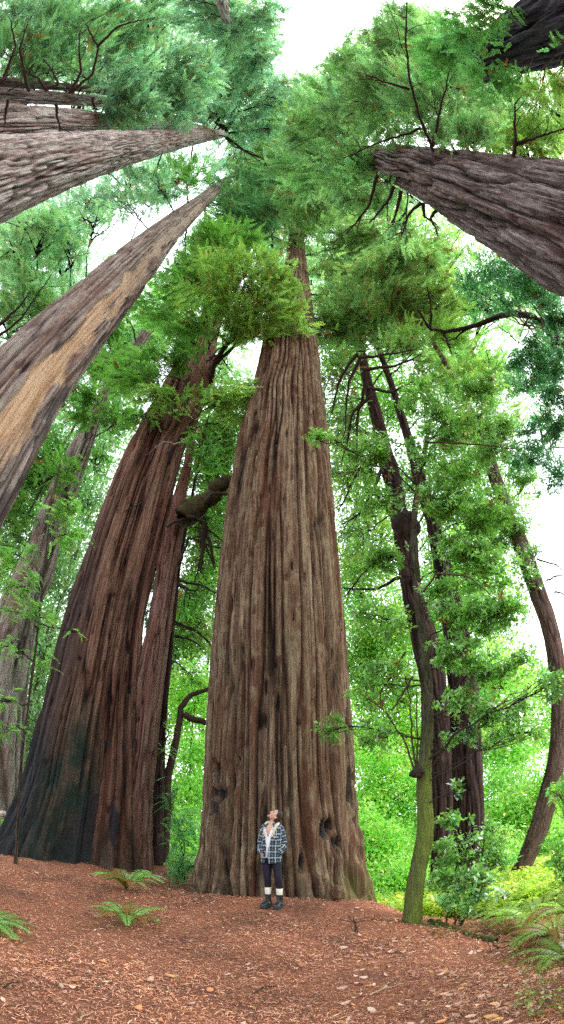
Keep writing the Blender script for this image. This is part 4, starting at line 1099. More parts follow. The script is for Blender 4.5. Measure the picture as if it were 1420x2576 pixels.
# ------------------------------------------------------------------ ferns
def fern(label, base, n, ln, tint, az=(0, 2 * PI), lift=0.8, droop=0.9, brownp=0.05):
    root = thing('sword_fern', base, label, 'fern')
    base = np.asarray(base, float)
    for i in range(n):
        a = az[0] + (az[1] - az[0]) * (i + rng.uniform(0.1, 0.9)) / n
        l = ln * rng.uniform(0.7, 1.1); lf = lift * rng.uniform(0.6, 1.3)
        m = 30
        t = np.linspace(0, 1, m)
        hdir = np.array([math.cos(a), math.sin(a), 0])
        ang = math.atan(lf) * (1 - t * 1.0) - droop * 0.75 * t ** 1.4
        st = l / (m - 1)
        P = base + np.array([0, 0, 0.02]) + np.cumsum((hdir[None] * np.cos(ang)[:, None] + np.array([0, 0, 1.0]) * np.sin(ang)[:, None]) * st, axis=0)
        bend = np.array([-hdir[1], hdir[0], 0]) * rng.normal(0, 0.16) * l
        P = P + bend[None] * (t ** 2)[:, None]
        g = Geo()
        br = rng.random() < brownp
        tc = np.array((0.30, 0.17, 0.05)) if br else np.array(tint) * math.exp(rng.normal(0, 0.18))
        V, F = tube_np(P, np.linspace(0.005, 0.002, m), 4)
        g.add(V, F, np.array((0.10, 0.13, 0.03)))
        T = unit(np.gradient(P, axis=0))
        side = unit(np.cross(T, np.array([0, 0, 1.0])) + 1e-6)
        nr = np.cross(side, T)
        k = np.arange(4, m)
        prof = np.sin(np.clip((t[k] - 0.06) / 0.94, 0, 1) ** 0.6 * PI * 0.97) ** 0.7
        pl = 0.17 * l * prof + 0.01
        for rep in (0.0, 0.5):
            off = P[k] + T[k] * st * rep
            for sg in (-1, 1):
                d = unit(side[k] * sg + T[k] * 0.32 - nr[k] * 0.22 + rng.normal(0, 0.07, (len(k), 3)))
                col = np.clip(tc[None] * np.exp(rng.normal(0, 0.14, (len(k), 1))), 0, 0.7)
                g.add(*diamonds(off, d, nr[k], pl * rng.uniform(0.85, 1.1, len(k)), np.full(len(k), st * 0.30), col, 0.1))
        g.build('frond', M_LIME, root, base)
    return root


FG = (0.27, 0.50, 0.14)
fern('sword fern with spreading fronds on the red floor, before the fused trunks', ground_at(318, 2244), 19, 0.78, FG, lift=3.6, droop=0.75, brownp=0.2)
fern('small sword fern on a mossy mound, the nearer of the two in the clearing', ground_at(322, 2336), 15, 0.60, FG, lift=3.2, droop=0.85, brownp=0.2)
fern('sword fern cut off by the left edge of the view', ground_at(-42, 2335), 14, 0.62, FG, lift=1.3, droop=0.8)
fern('large yellow green sword fern at the right edge, front one', at(1400, 2372, 5.6), 16, 0.72, (0.26, 0.40, 0.08), lift=2.0, droop=0.75, brownp=0.15)
fern('tall sword fern under the bowing trunk, behind the front one', at(1345, 2330, 6.8), 15, 0.85, (0.28, 0.44, 0.08), lift=2.2, droop=0.7, brownp=0.12)
fern('sword fern half hidden right of the glossy shrub', at(1275, 2315, 7.4), 12, 0.65, (0.26, 0.44, 0.08), lift=1.6, droop=0.8)
fern('bright sword fern at the far right edge, tallest of the group', at(1432, 2318, 6.3), 15, 0.85, (0.30, 0.45, 0.08), lift=2.4, droop=0.65, brownp=0.1)
fern('low sword fern nearest the viewer at the right edge', at(1428, 2420, 4.9), 13, 0.55, (0.24, 0.38, 0.08), lift=1.8, droop=0.8, brownp=0.1)
fern('sword fern standing in the hollow between the giant trunk and mossy tanoak', at(965, 2268, 11.5) - np.array([0, 0, 0.25]), 14, 0.9, (0.2, 0.42, 0.05), lift=1.0)


# mossy mound under the nearer fern
def lump(name, label, cat, c, rx, ry, rz, mat, seed):
    n, m = 40, 20
    th = np.linspace(0, 2 * PI, n, endpoint=False); ph = np.linspace(0.02, PI * 0.62, m)
    TH, PH = np.meshgrid(th, ph)
    r = 0.75 + 0.5 * vnoise(TH / (2 * PI) * 8, PH * 3 + 2, 8, seed) + 0.12 * vnoise(TH / (2 * PI) * 24, PH * 9 + 2, 24, seed + 1)
    V = np.stack([np.sin(PH) * np.cos(TH) * rx * r, np.sin(PH) * np.sin(TH) * ry * r, np.cos(PH) * rz * r], -1) + np.asarray(c)
    i = np.arange(n * m).reshape(m, n); j = np.roll(i, -1, 1)
    F = np.stack([i[:-1], j[:-1], j[1:], i[1:]], -1).reshape(-1, 4)
    me = mesh_np(name, V.reshape(-1, 3), F, mat, smooth=True, origin=c)
    o = link(name, me); o.location = c
    return tag(o, label, cat)


M_MOSS = plain_mat('moss_mound', (0.035, 0.040, 0.018), 0.95, 0.7, 30, 0.1, 0.8)
# logs and twigs
def stick(name, label, cat, pts, r0, r1, mat, sides=8, twigs=0, group=None, n=16, amp=0.03):
    pts = np.array(pts, float)
    g = Geo()
    tt = np.linspace(0, len(pts) - 1, n)
    P = np.stack([np.interp(tt, np.arange(len(pts)), pts[:, i]) for i in range(3)], -1)
    P = wobble(P, amp)
    g.add(*tube_np(P, np.linspace(r0, r1, n) * (1 + 0.12 * rng.normal(0, 1, n)), sides))
    for _ in range(twigs):
        k = rng.integers(3, n - 1)
        d = rng.normal(0, 1, 3); d[2] = abs(d[2]) * 0.5
        e = P[k] + unit(d) * rng.uniform(4, 10) * r0 * 2
        g.add(*tube_np(wobble(bez(P[k], (P[k] + e) / 2, e, 5), 0.01), np.linspace(r1 * 0.7, r1 * 0.3, 5), 4))
    o = g.build(name, mat, None, P[0], smooth=True)
    o.location = P[0]
    return tag(o, label, cat, group)


def gp(px, py, up=0.03):
    return ground_at(px, py) + np.array([0, 0, up])


M_LOG = plain_mat('log_moss', (0.045, 0.055, 0.018), 0.95, 0.8, 14, 0.1, 0.6)
stick('mossy_log', 'mossy fallen log lying under the glossy shrub', 'log', [np.array([q[0], q[1], gz1(q[0], q[1]) + 0.03]) for q in (at(1082, 2284, 6.9), at(1150, 2304, 6.5), at(1248, 2334, 6.0))], 0.055, 0.042, M_LOG, 10, 0)
stick('fallen_branch', 'mossy bare branch slanting down below the right ferns', 'branch', [gp(1300, 2318, 0.25), gp(1345, 2352, 0.10), gp(1385, 2378, 0.06)], 0.022, 0.016, M_LOG, 6, 4)
stick('fallen_branch', 'dark forked stick standing up from the floor right of the woman', 'branch', [gp(898, 2346, 0.0), gp(896, 2330, 0.05), gp(890, 2330, 0.10)], 0.018, 0.010, M_TWIG, 6, 3, n=8, amp=0.01)
stick('fallen_log', 'pale broken log end at the far left edge behind the roots', 'log', [at(-40, 2050, 13.5), at(14, 2048, 13.5)], 0.10, 0.09, plain_mat('pale_wood', (0.55, 0.48, 0.42), 0.8, 0.2, 8), 10)
for k in range(12):
    x = rng.uniform(1210, 1400); y = rng.uniform(2330, 2400)
    dx, dy = rng.normal(0, 60), rng.normal(0, 12)
    stick('fallen_twig', 'thin bare twig tangled on the ground below the right ferns', 'twig', [gp(x, y, 0.10), gp(x + dx / 2, y + dy / 2, 0.06), gp(min(1440, x + dx), y + dy, 0.02)], 0.008, 0.004, M_TWIGR, 5, 2, 'twigs below the right ferns', 10, 0.05)
for k, (a, b, lab) in enumerate([((640, 2505), (700, 2492), 'dark straight twig lying mid foreground left of centre'), ((10, 2490), (50, 2478), 'dark twig lying at the left edge of the foreground'),
                                 ((930, 2510), (1010, 2480), 'long pale curved twig lying right of centre in the foreground'), ((195, 2580), (240, 2555), 'pale peeling stick at the bottom edge, left of centre')]):
    stick('fallen_twig', lab, 'twig', [gp(*a, 0.02), gp((a[0] + b[0]) / 2, (a[1] + b[1]) / 2 - 2, 0.03), gp(*b, 0.02)], 0.007, 0.004, M_TWIG if k < 2 else plain_mat('pale_twig', (0.42, 0.28, 0.17), 0.9), 5, 2, None, 10, 0.02)


# ------------------------------------------------------------------ snag, dead limbs and other wood
def dead_limb(tree, pts, r0, r1, label=None, mat=None, twigs=3, amp=0.06, sides=7):
    T = TREES[tree]
    g = Geo()
    pts = np.array(pts, float)
    n = 8 * (len(pts) - 1)
    tt = np.linspace(0, len(pts) - 1, n)
    P = np.stack([np.interp(tt, np.arange(len(pts)), pts[:, i]) for i in range(3)], -1)
    P = wobble(P, amp)
    g.add(*tube_np(P, np.linspace(r0, r1, n), sides))
    ln = np.linalg.norm(P[-1] - P[0])
    for _ in range(twigs):
        k = rng.integers(n // 4, n)
        e = P[k] + rng.normal(0, 0.22, 3) * ln + (P[-1] - P[0]) * 0.25
        twiggy(g, P[k], e, r1 * 0.9, r1 * 0.3, 6, 0.08, 0, 4, 1)
    o = g.build('branch', mat or T['twig'], T['root'], T['base'], smooth=True)
    if label: o['label'] = label


# bare arching limbs round the top of the lilac grey tree
for pts in (((563, 326), (535, 300), (510, 240)), ((566, 324), (560, 290), (585, 210), (570, 170)), ((570, 330), (600, 285), (660, 262), (700, 270)), ((570, 345), (620, 380), (665, 400), (685, 450)),
            ((568, 330), (610, 230), (655, 160)), ((575, 335), (640, 328), (690, 320)), ((568, 345), (590, 370), (640, 385)), ((566, 325), (545, 295), (540, 250))):
    dead_limb('overhead_left', [at(x, y, 44) for x, y in pts], 0.14, 0.05, None, M_TWIG, 6)
for pts in (((10, 195), (25, 150), (40, 120), (30, 60)), ((75, 230), (60, 170), (50, 120), (70, 60)), ((180, 235), (230, 190), (248, 120), (215, 60)), ((175, 235), (200, 180), (200, 90)),
            ((120, 230), (95, 190), (60, 175)), ((140, 262), (142, 300), (150, 334)), ((235, 245), (238, 268), (250, 275)), ((245, 120), (290, 70), (350, 50)), ((20, 250), (18, 290), (15, 310)), ((110, 225), (150, 210), (110, 150))):
    dead_limb('overhead_left_c', [at(x, y, 14.5) for x, y in pts], 0.055, 0.02, None, M_TWIG, 5)
for pts in (((1092, 383), (1055, 300), (1030, 200), (1020, 90), (1025, 0)), ((1090, 370), (1110, 280), (1130, 180)), ((1030, 225), (960, 205), (920, 190)), ((1060, 322), (980, 350), (880, 395))):
    dead_limb('overhead_right', [at(x, y, 13.5) for x, y in pts], 0.05, 0.016, None, M_TWIG, 7)
for pts in (((1292, 397), (1297, 320), (1300, 255)), ((1296, 365), (1360, 345), (1420, 322))):
    dead_limb('overhead_right', [at(x, y, 10) for x, y in pts], 0.045, 0.015, None, M_TWIG, 4)
for pts in (((1098, 530), (1085, 548), (1100, 590)), ((1066, 510), (1072, 545), (1095, 560)), ((1060, 510), (1030, 540), (1012, 590)), ((990, 470), (965, 520), (930, 560)), ((950, 440), (930, 520), (870, 590)), ((1010, 480), (1000, 530), (985, 560))):
    dead_limb('overhead_right', [at(x, y, 15) for x, y in pts], 0.07, 0.022, None, M_TWIG, 4)
# dark limb climbing from the fused pair through its foliage
dead_limb('left_second', [at(x, y, 20.5) for x, y in ((525, 985), (540, 910), (590, 840), (650, 775), (660, 735))], 0.16, 0.05, None, M_TWIG, 6)
dead_limb('left_second', [at(x, y, 20.5) for x, y in ((540, 920), (600, 860), (640, 850))], 0.09, 0.03, None, M_TWIG, 4)
dead_limb('left_second', [at(x, y, 15.5) for x, y in ((490, 1108), (440, 1120), (415, 1112), (390, 1126))], 0.035, 0.012, 'pale bare dead branch', plain_mat('grey_deadwood', (0.30, 0.26, 0.23), 0.9, 0.3, 10), 2)
dead_limb('left_second', [at(x, y, 14) for x, y in ((362, 1264), (330, 1275), (300, 1290), (280, 1300))], 0.025, 0.01, None, M_TWIG, 3)
dead_limb('far_left', [at(x, y, 21) for x, y in ((148, 1180), (120, 1210), (95, 1250), (75, 1290))], 0.10, 0.03, None, M_TWIG, 4)
dead_limb('stripped', [at(x, y, 14) for x, y in ((-10, 830), (30, 790), (75, 735))], 0.07, 0.02, None, M_TWIG, 2)
dead_limb('stripped', [at(x, y, 14.5) for x, y in ((-10, 850), (60, 800), (130, 690))], 0.05, 0.015, None, M_TWIG, 3)
for pts in (((436, 1560), (480, 1580), (535, 1630)), ((440, 1600), (470, 1608), (515, 1632)), ((448, 1460), (500, 1470), (552, 1492)), ((446, 1470), (490, 1485), (498, 1480)), ((450, 1420), (475, 1350), (520, 1372), (566, 1380)), ((500, 1330), (520, 1380), (540, 1430)),
            ((512, 1320), (508, 1390), (490, 1465)), ((505, 1310), (560, 1360)), ((420, 1325), (465, 1300), (515, 1312))):
    dead_limb('left_slim', [at(x, y, 13) for x, y in pts], 0.05, 0.018, None, M_TWIG, 3)
for pts in (((905, 900), (960, 895), (1040, 880)), ((915, 930), (990, 925), (1060, 890)), ((925, 975), (985, 985), (1040, 960)), ((930, 1000), (890, 1040), (860, 1160)), ((905, 905), (880, 960), (870, 1060)), ((900, 890), (860, 950), (835, 1040)), ((950, 1120), (900, 1190), (850, 1290)),
            ((960, 1180), (910, 1290), (860, 1320)), ((1000, 1390), (940, 1420), (870, 1500)), ((920, 960), (900, 1040), (895, 1150)), ((1010, 1450), (950, 1480), (850, 1480))):
    dead_limb('right_left', [at(x, y, 15.5) for x, y in pts], 0.075, 0.022, None, M_TWIG, 4)
for pts in (((1375, 1460), (1400, 1450), (1425, 1448)), ((1350, 1405), (1395, 1420), (1425, 1435)), ((1395, 1490), (1425, 1500))):
    dead_limb('right_lean', [at(x, y, 12.5) for x, y in pts], 0.03, 0.012, None, M_TWIG, 2)
for pts in (((1050, 1940), (1042, 1860), (1035, 1760), (1020, 1700)), ((1052, 1940), (1050, 1850), (1048, 1740)), ((1046, 1945), (1015, 1860), (960, 1780), (900, 1740)), ((1040, 1700), (990, 1800), (975, 1860)), ((1020, 1640), (960, 1740), (955, 1800)), ((1085, 1930), (1140, 1850), (1210, 1830)),
            ((1066, 1490), (1100, 1440), (1180, 1450), (1240, 1500)), ((1090, 1800), (1180, 1760), (1330, 1760)), ((1052, 1195), (1030, 1205), (1010, 1190)), ((1070, 1110), (1200, 1115), (1300, 1130))):
    dead_limb('right_mossy', [at(x, y, 6.7) for x, y in pts], 0.018, 0.007, None, M_TWIGR, 3, 0.03)
# burl and tuft on the mossy tanoak
T = TREES['right_mossy']
def knob(tree, px, py, dist, r, name, label=None, mat=None, seed=3):
    T = TREES[tree]
    bm = bmesh.new()
    bmesh.ops.create_icosphere(bm, subdivisions=4, radius=1)
    c = at(px, py, dist) - T['base']
    for v in bm.verts:
        n = v.co.normalized()
        k = 0.75 + 0.5 * float(vnoise(np.array([n.x * 2.4 + 9]), np.array([n.y * 2.4 + n.z * 3 + 9]), 512, seed)[0]) + 0.25 * float(vnoise(np.array([n.x * 7 + 9]), np.array([n.y * 7 + n.z * 8 + 9]), 512, seed)[0])
        v.co = Vector(c) + Vector((n.x * r[0], n.y * r[1], n.z * r[2])) * k
    me = bpy.data.meshes.new(name); bm.to_mesh(me); bm.free()
    for p in me.polygons: p.use_smooth = True
    me.attributes.new('furrow', 'FLOAT', 'POINT').data.foreach_set('value', np.full(len(me.vertices), 0.6, np.float32))
    me.materials.append(mat or T['mat'])
    o = link(name, me, T['root'])
    if label: o['label'] = label
knob('right_mossy', 1050, 1945, 6.5, (0.09, 0.09, 0.07), 'burl', None, M_TWIG)
knob('right_mossy', 1022, 1320, 8.6, (0.22, 0.2, 0.3), 'burl', 'dark tangled clump', M_TWIG, 5)
knob('great', 848, 2247, 7.75, (0.085, 0.09, 0.14), 'root_knob', 'rounded knob at the tree foot', None, 7)

# broken hanging top between the pair and the great tree
root = thing('broken_snag', at(480, 1290, 13.5), 'broken mossy trunk piece hanging between the fused pair and the giant trunk', 'snag')
g = Geo(); g2 = Geo()
rb = np.array(root.location)
pts = np.array([at(462, 1305, 13.2), at(490, 1290, 13.2), at(530, 1255, 13.3), at(572, 1222, 13.6), at(600, 1205, 13.9)])
tt = np.linspace(0, 4, 26); Pn = np.stack([np.interp(tt, range(5), pts[:, i]) for i in range(3)], -1)
g.add(*tube_np(wobble(Pn, 0.22), np.interp(tt, [0, 0.5, 1.5, 4], [0.34, 0.40, 0.26, 0.16]) * (1 + 0.08 * rng.normal(0, 1, 26)), 16))
o = g.build('trunk', M_SHADE, root, rb, smooth=True)
at_ = o.data.attributes.new('furrow', 'FLOAT', 'POINT'); at_.data.foreach_set('value', rng.random(len(o.data.vertices)).astype(np.float32) * 0.8)
at_ = o.data.attributes.new('moss', 'FLOAT', 'POINT'); at_.data.foreach_set('value', np.full(len(o.data.vertices), 0.35, np.float32))
for a in (((520, 1262), (530, 1238), (590, 1238)), ((470, 1300), (500, 1305), (520, 1318)), ((515, 1315), (530, 1360), (540, 1420)), ((515, 1318), (512, 1390), (505, 1440))):
    twig = Geo()
    pp = np.array([at(x, y, 12.9) for x, y in a]); t2 = np.linspace(0, len(pp) - 1, 12)
    pp = np.stack([np.interp(t2, range(len(pp)), pp[:, i]) for i in range(3)], -1)
    twig.add(*tube_np(wobble(pp, 0.06), np.linspace(0.09, 0.035, 12), 6))
    twig.build('branch', M_TWIG, root, rb, smooth=True)

# crooked little tree that leans in behind the great tree
root = thing('crooked_tree', ground_at(408, 2190), 'crooked thin tree with a hooked top bending behind the giant trunk at left', 'tree')
rb = np.array(root.location)
for a, r0, r1 in ((((412, 2170), (418, 2000), (425, 1940), (445, 1840), (455, 1775), (480, 1748), (528, 1732)), 0.14, 0.055), (((462, 1794), (490, 1808), (526, 1822)), 0.10, 0.08)):
    g = Geo(); pp = np.array([at(x, y, 11.9) for x, y in a]); t2 = np.linspace(0, len(pp) - 1, 40)
    pp = np.stack([np.interp(t2, range(len(pp)), pp[:, i]) for i in range(3)], -1)
    g.add(*tube_np(wobble(pp, 0.06), np.linspace(r0, r1, 40), 9))
    g.build('trunk' if len(a) > 4 else 'branch', M_TWIGR, root, rb, smooth=True)


# ------------------------------------------------------------------ the woman
def loft(secs, n=28, a0=0.0, a1=2 * PI, closed=True, cap=(True, True)):
    """secs: (x, y, z, rx, ry, yaw) horizontal rings"""
    V = []
    th = np.linspace(a0, a1, n, endpoint=not closed)
    for x, y, z, rx, ry, yaw in secs:
        cx, sx = math.cos(yaw), math.sin(yaw)
        u, v = rx * np.cos(th), ry * np.sin(th)
        V.append(np.stack([x + u * cx - v * sx, y + u * sx + v * cx, np.full(n, z)], -1))
    V = np.concatenate(V)
    m = len(secs)
    i = np.arange(m * n).reshape(m, n)
    if closed:
        j = np.roll(i, -1, 1)
        F = np.stack([i[:-1], j[:-1], j[1:], i[1:]], -1).reshape(-1, 4)
    else:
        F = np.stack([i[:-1, :-1], i[:-1, 1:], i[1:, 1:], i[1:, :-1]], -1).reshape(-1, 4)
    return V, F


def smooth_secs(secs, k=6):
    S = np.array(secs, float); n = len(S)
    t = np.linspace(0, n - 1, (n - 1) * k + 1)
    out = np.stack([np.interp(t, range(n), S[:, i]) for i in range(S.shape[1])], -1)
    ker = np.hanning(k + 3); ker /= ker.sum(); h = len(ker) // 2
    e = np.concatenate([np.repeat(out[:1], h, 0), out, np.repeat(out[-1:], h, 0)])
    r = np.stack([np.convolve(e[:, i], ker, 'valid') for i in range(S.shape[1])], -1)[: len(out)]
    r[0], r[-1] = S[0], S[-1]
    return r


def limb_path(pts, rad, k=8):
    S = smooth_secs([(*p, r) for p, r in zip(pts, rad)], k)
    return S[:, :3], S[:, 3]


def capped_tube(P, R, sides=16):
    P = np.concatenate([P[:1] - (P[1] - P[0]) * 0.02, P, P[-1:] + (P[-1] - P[-2]) * 0.02]); R = np.concatenate([[0.0005], R, [0.0005]])
    return tube_np(P, R, sides)


def capped_loft(secs, n=28):
    s0, s1 = list(secs[0]), list(secs[-1])
    a = [s0[0], s0[1], s0[2] - 1e-3, 1e-4, 1e-4, s0[5]]; b = [s1[0], s1[1], s1[2] + 1e-3, 1e-4, 1e-4, s1[5]]
    return loft([a] + [list(s) for s in secs] + [b], n)


pf = ground_at(684, 2283)
PX, PY, PZ = float(pf[0]), float(pf[1]), float(pf[2]) - 0.012
woman = thing('person', (PX, PY, PZ), 'woman in plaid jacket and dark leggings gazing up, hands in pockets, before the giant trunk', 'person')
woman.scale = (0.93, 0.95, 1.0)
YAW = -0.55        # the chest is turned to her right

# head frame
hf = unit(np.array([-0.58, -0.30, 0.74])); hu = np.array([0.80, -0.05, 0.60]); hu = unit(hu - hf * (hu @ hf)); hs = np.cross(hf, hu)
HC = np.array([0.062, -0.015, 1.553])


def hp(a, b, c):
    a, b, c = np.asarray(a)[..., None], np.asarray(b)[..., None], np.asarray(c)[..., None]
    return HC + a * hs + b * hf + c * hu


def head_ball(ra, rb, rc, ca=0, cb=0, cc=0, shape=None, n=36, m=24):
    th = np.linspace(0, 2 * PI, n, endpoint=False); ph = np.linspace(0.01, PI - 0.01, m)
    TH, PH = np.meshgrid(th, ph)
    a, b, c = np.sin(PH) * np.cos(TH), np.sin(PH) * np.sin(TH), np.cos(PH)
    if shape is not None:
        a, b, c = shape(a, b, c)
    V = hp(a * ra + ca, b * rb + cb, c * rc + cc).reshape(-1, 3)
    i = np.arange(n * m).reshape(m, n); j = np.roll(i, -1, 1)
    return V, np.stack([i[:-1], j[:-1], j[1:], i[1:]], -1).reshape(-1, 4)


def skull(a, b, c):
    low = np.clip(-c, 0, 1)
    a2 = a * (1 - 0.38 * low ** 1.6)
    b2 = b + np.where(b < 0, 0.55 * low ** 1.3 * -b, 0.02 * low)
    b2 = b2 - 0.10 * np.exp(-((c - 0.02) / 0.16) ** 2) * np.exp(-((np.abs(a) - 0.42) / 0.2) ** 2) * (b > 0)   # eye sockets
    b2 = b2 - 0.05 * np.exp(-((c + 0.42) / 0.12) ** 2) * (b > 0.4)
    return a2, b2, c


g = Geo()
g.add(*head_ball(0.074, 0.094, 0.112, shape=skull))
g.add(*head_ball(0.011, 0.020, 0.024, 0, 0.092, -0.018))          # nose bridge and tip
g.add(*head_ball(0.013, 0.014, 0.011, 0, 0.101, -0.030))
g.add(*head_ball(0.024, 0.018, 0.018, 0, 0.074, -0.098))          # chin
g.add(*head_ball(0.024, 0.012, 0.008, 0, 0.084, -0.060))          # mouth
for s in (-1, 1):
    g.add(*head_ball(0.008, 0.018, 0.030, s * 0.074, -0.008, -0.012))   # ears
    g.add(*head_ball(0.022, 0.016, 0.018, s * 0.036, 0.066, -0.030))    # cheeks
neckP, neckR = limb_path([(0.0, 0.01, 1.36), (0.012, 0.015, 1.43), (0.04, 0.005, 1.50), (0.055, 0.0, 1.54)], [0.062, 0.052, 0.050, 0.052])
g.add(*capped_tube(neckP, neckR, 20))
tors = smooth_secs([(0, 0.0, 0.80, 0.150, 0.105, YAW), (0, 0, 0.92, 0.150, 0.105, YAW), (0, 0, 1.06, 0.122, 0.092, YAW), (0, 0, 1.22, 0.140, 0.105, YAW), (0.0, 0.0, 1.33, 0.150, 0.095, YAW), (0.0, 0.005, 1.385, 0.110, 0.075, YAW), (0, 0.01, 1.42, 0.06, 0.05, YAW)])
g.add(*capped_loft(tors))
LEGS = [[(-0.075, 0.03, 0.84), (-0.080, 0.025, 0.73), (-0.068, 0.005, 0.52), (-0.062, 0.03, 0.40), (-0.060, 0.03, 0.16), (-0.060, 0.02, 0.07)],
        [(0.075, -0.02, 0.84), (0.082, -0.03, 0.73), (0.106, -0.06, 0.51), (0.120, -0.04, 0.39), (0.128, -0.035, 0.15), (0.128, -0.045, 0.07)]]
LR = [0.088, 0.078, 0.054, 0.052, 0.038, 0.04]
for lp in LEGS:
    g.add(*capped_tube(*limb_path(lp, LR), 20))
ARMS = [[(-0.128, 0.03, 1.35), (-0.160, 0.05, 1.20), (-0.180, 0.05, 1.04), (-0.178, -0.04, 0.96), (-0.165, -0.085, 0.915)],
        [(0.128, -0.03, 1.35), (0.162, -0.01, 1.21), (0.186, 0.0, 1.07), (0.155, -0.08, 0.985), (0.105, -0.115, 0.945)]]
for ap in ARMS:
    g.add(*capped_tube(*limb_path(ap, [0.045, 0.042, 0.036, 0.032, 0.026]), 14))
    w = np.array(ap[-1]); d = unit(np.array([-w[0] * 0.25, 0.6, -1.1])); sd = unit(np.cross(d, np.array([0, 1.0, 0.9])))
    w = w + np.array([-w[0] * 0.12, 0.022, 0.012])
    pal = w + d * 0.05
    g.add(*capped_tube(*limb_path([w, w + d * 0.04, w + d * 0.075], [0.026, 0.034, 0.030]), 12))
    for q, ll in enumerate((0.055, 0.066, 0.070, 0.060)):
        b0 = w + d * 0.07 + sd * (q - 1.5) * 0.015
        g.add(*capped_tube(*limb_path([b0, b0 + d * ll * 0.5 + np.array([0, -0.004, -0.004]), b0 + d * ll * 0.9 + np.array([0, 0.004, -0.016])], [0.0095, 0.0085, 0.0075]), 8))
    g.add(*capped_tube(*limb_path([w + d * 0.02 + sd * 0.024, w + d * 0.05 + sd * 0.045, w + d * 0.085 + sd * 0.05], [0.011, 0.010, 0.0085]), 8))
V = np.concatenate(g.V); F = np.concatenate(g.F)
M_SKIN = plain_mat('skin', (0.56, 0.34, 0.26), 0.5, 0.06, 20, 0.35)
tmp = link('body_build', mesh_np('body_build', V, F, M_SKIN))
md = tmp.modifiers.new('r', 'REMESH'); md.mode = 'VOXEL'; md.voxel_size = 0.0065; md.use_smooth_shade = True
sm_ = tmp.modifiers.new('s', 'SMOOTH'); sm_.factor = 0.5; sm_.iterations = 3
dg = bpy.context.evaluated_depsgraph_get()
me = bpy.data.meshes.new_from_object(tmp.evaluated_get(dg)); me.name = 'body'
bpy.data.objects.remove(tmp)
if not me.materials: me.materials.append(M_SKIN)
link('body', me, woman)

# face details
M_LIP = plain_mat('lip', (0.42, 0.13, 0.12), 0.4, 0.1); M_EYE = plain_mat('eye', (0.03, 0.02, 0.015), 0.2, 0.1); M_BROW = plain_mat('brow', (0.03, 0.018, 0.012), 0.9, 0.1)
lip = Geo(); lip.add(*head_ball(0.019, 0.006, 0.007, 0, 0.092, -0.059, n=16, m=10)); lip.build('lips', M_LIP, woman, smooth=True)
for s in (-1, 1):
    e = Geo(); e.add(*head_ball(0.011, 0.008, 0.006, s * 0.031, 0.0795, 0.002, n=14, m=10)); e.build('eye', M_EYE, woman, smooth=True)
    e = Geo(); e.add(*head_ball(0.017, 0.006, 0.0035, s * 0.032, 0.084, 0.022, n=14, m=8)); e.build('eyebrow', M_BROW, woman, smooth=True)

# hair, gathered low at the nape
M_HAIR = plain_mat('dark_brown_hair', (0.026, 0.014, 0.011), 0.5, 0.7, 60, 0.4, 0.6)
g = Geo()


def cut_ball(ra, rb, rc, ca, cb, cc, keep, n=56, m=40):
    V, F = head_ball(ra, rb, rc, ca, cb, cc, None, n, m)
    loc = np.stack([(V - HC) @ hs, (V - HC) @ hf, (V - HC) @ hu], -1)
    wob = 1 + 0.05 * (vnoise(loc[:, 0] * 260 + 99, loc[:, 2] * 40 + 99, 512, 3) - 0.5)
    V = HC + (V - HC) * wob[:, None]
    fc = loc[F].mean(1)
    return V, F[keep(fc)]


g.add(*cut_ball(0.082, 0.103, 0.120, 0, -0.006, 0.004, lambda c: (c[:, 1] < 0.028 + 0.55 * np.clip(c[:, 2] - 0.03, 0, 1)) & ~((c[:, 1] > -0.02) & (c[:, 2] < 0.004)) & (c[:, 2] > -0.085)))
g.add(*head_ball(0.062, 0.055, 0.058, 0, -0.085, -0.055))
g.add(*head_ball(0.046, 0.044, 0.048, 0, -0.070, -0.095))
for s in (-1, 1):
    g.add(*head_ball(0.012, 0.036, 0.034, s * 0.069, -0.036, 0.002))
g.build('hair', M_HAIR, woman, smooth=True)


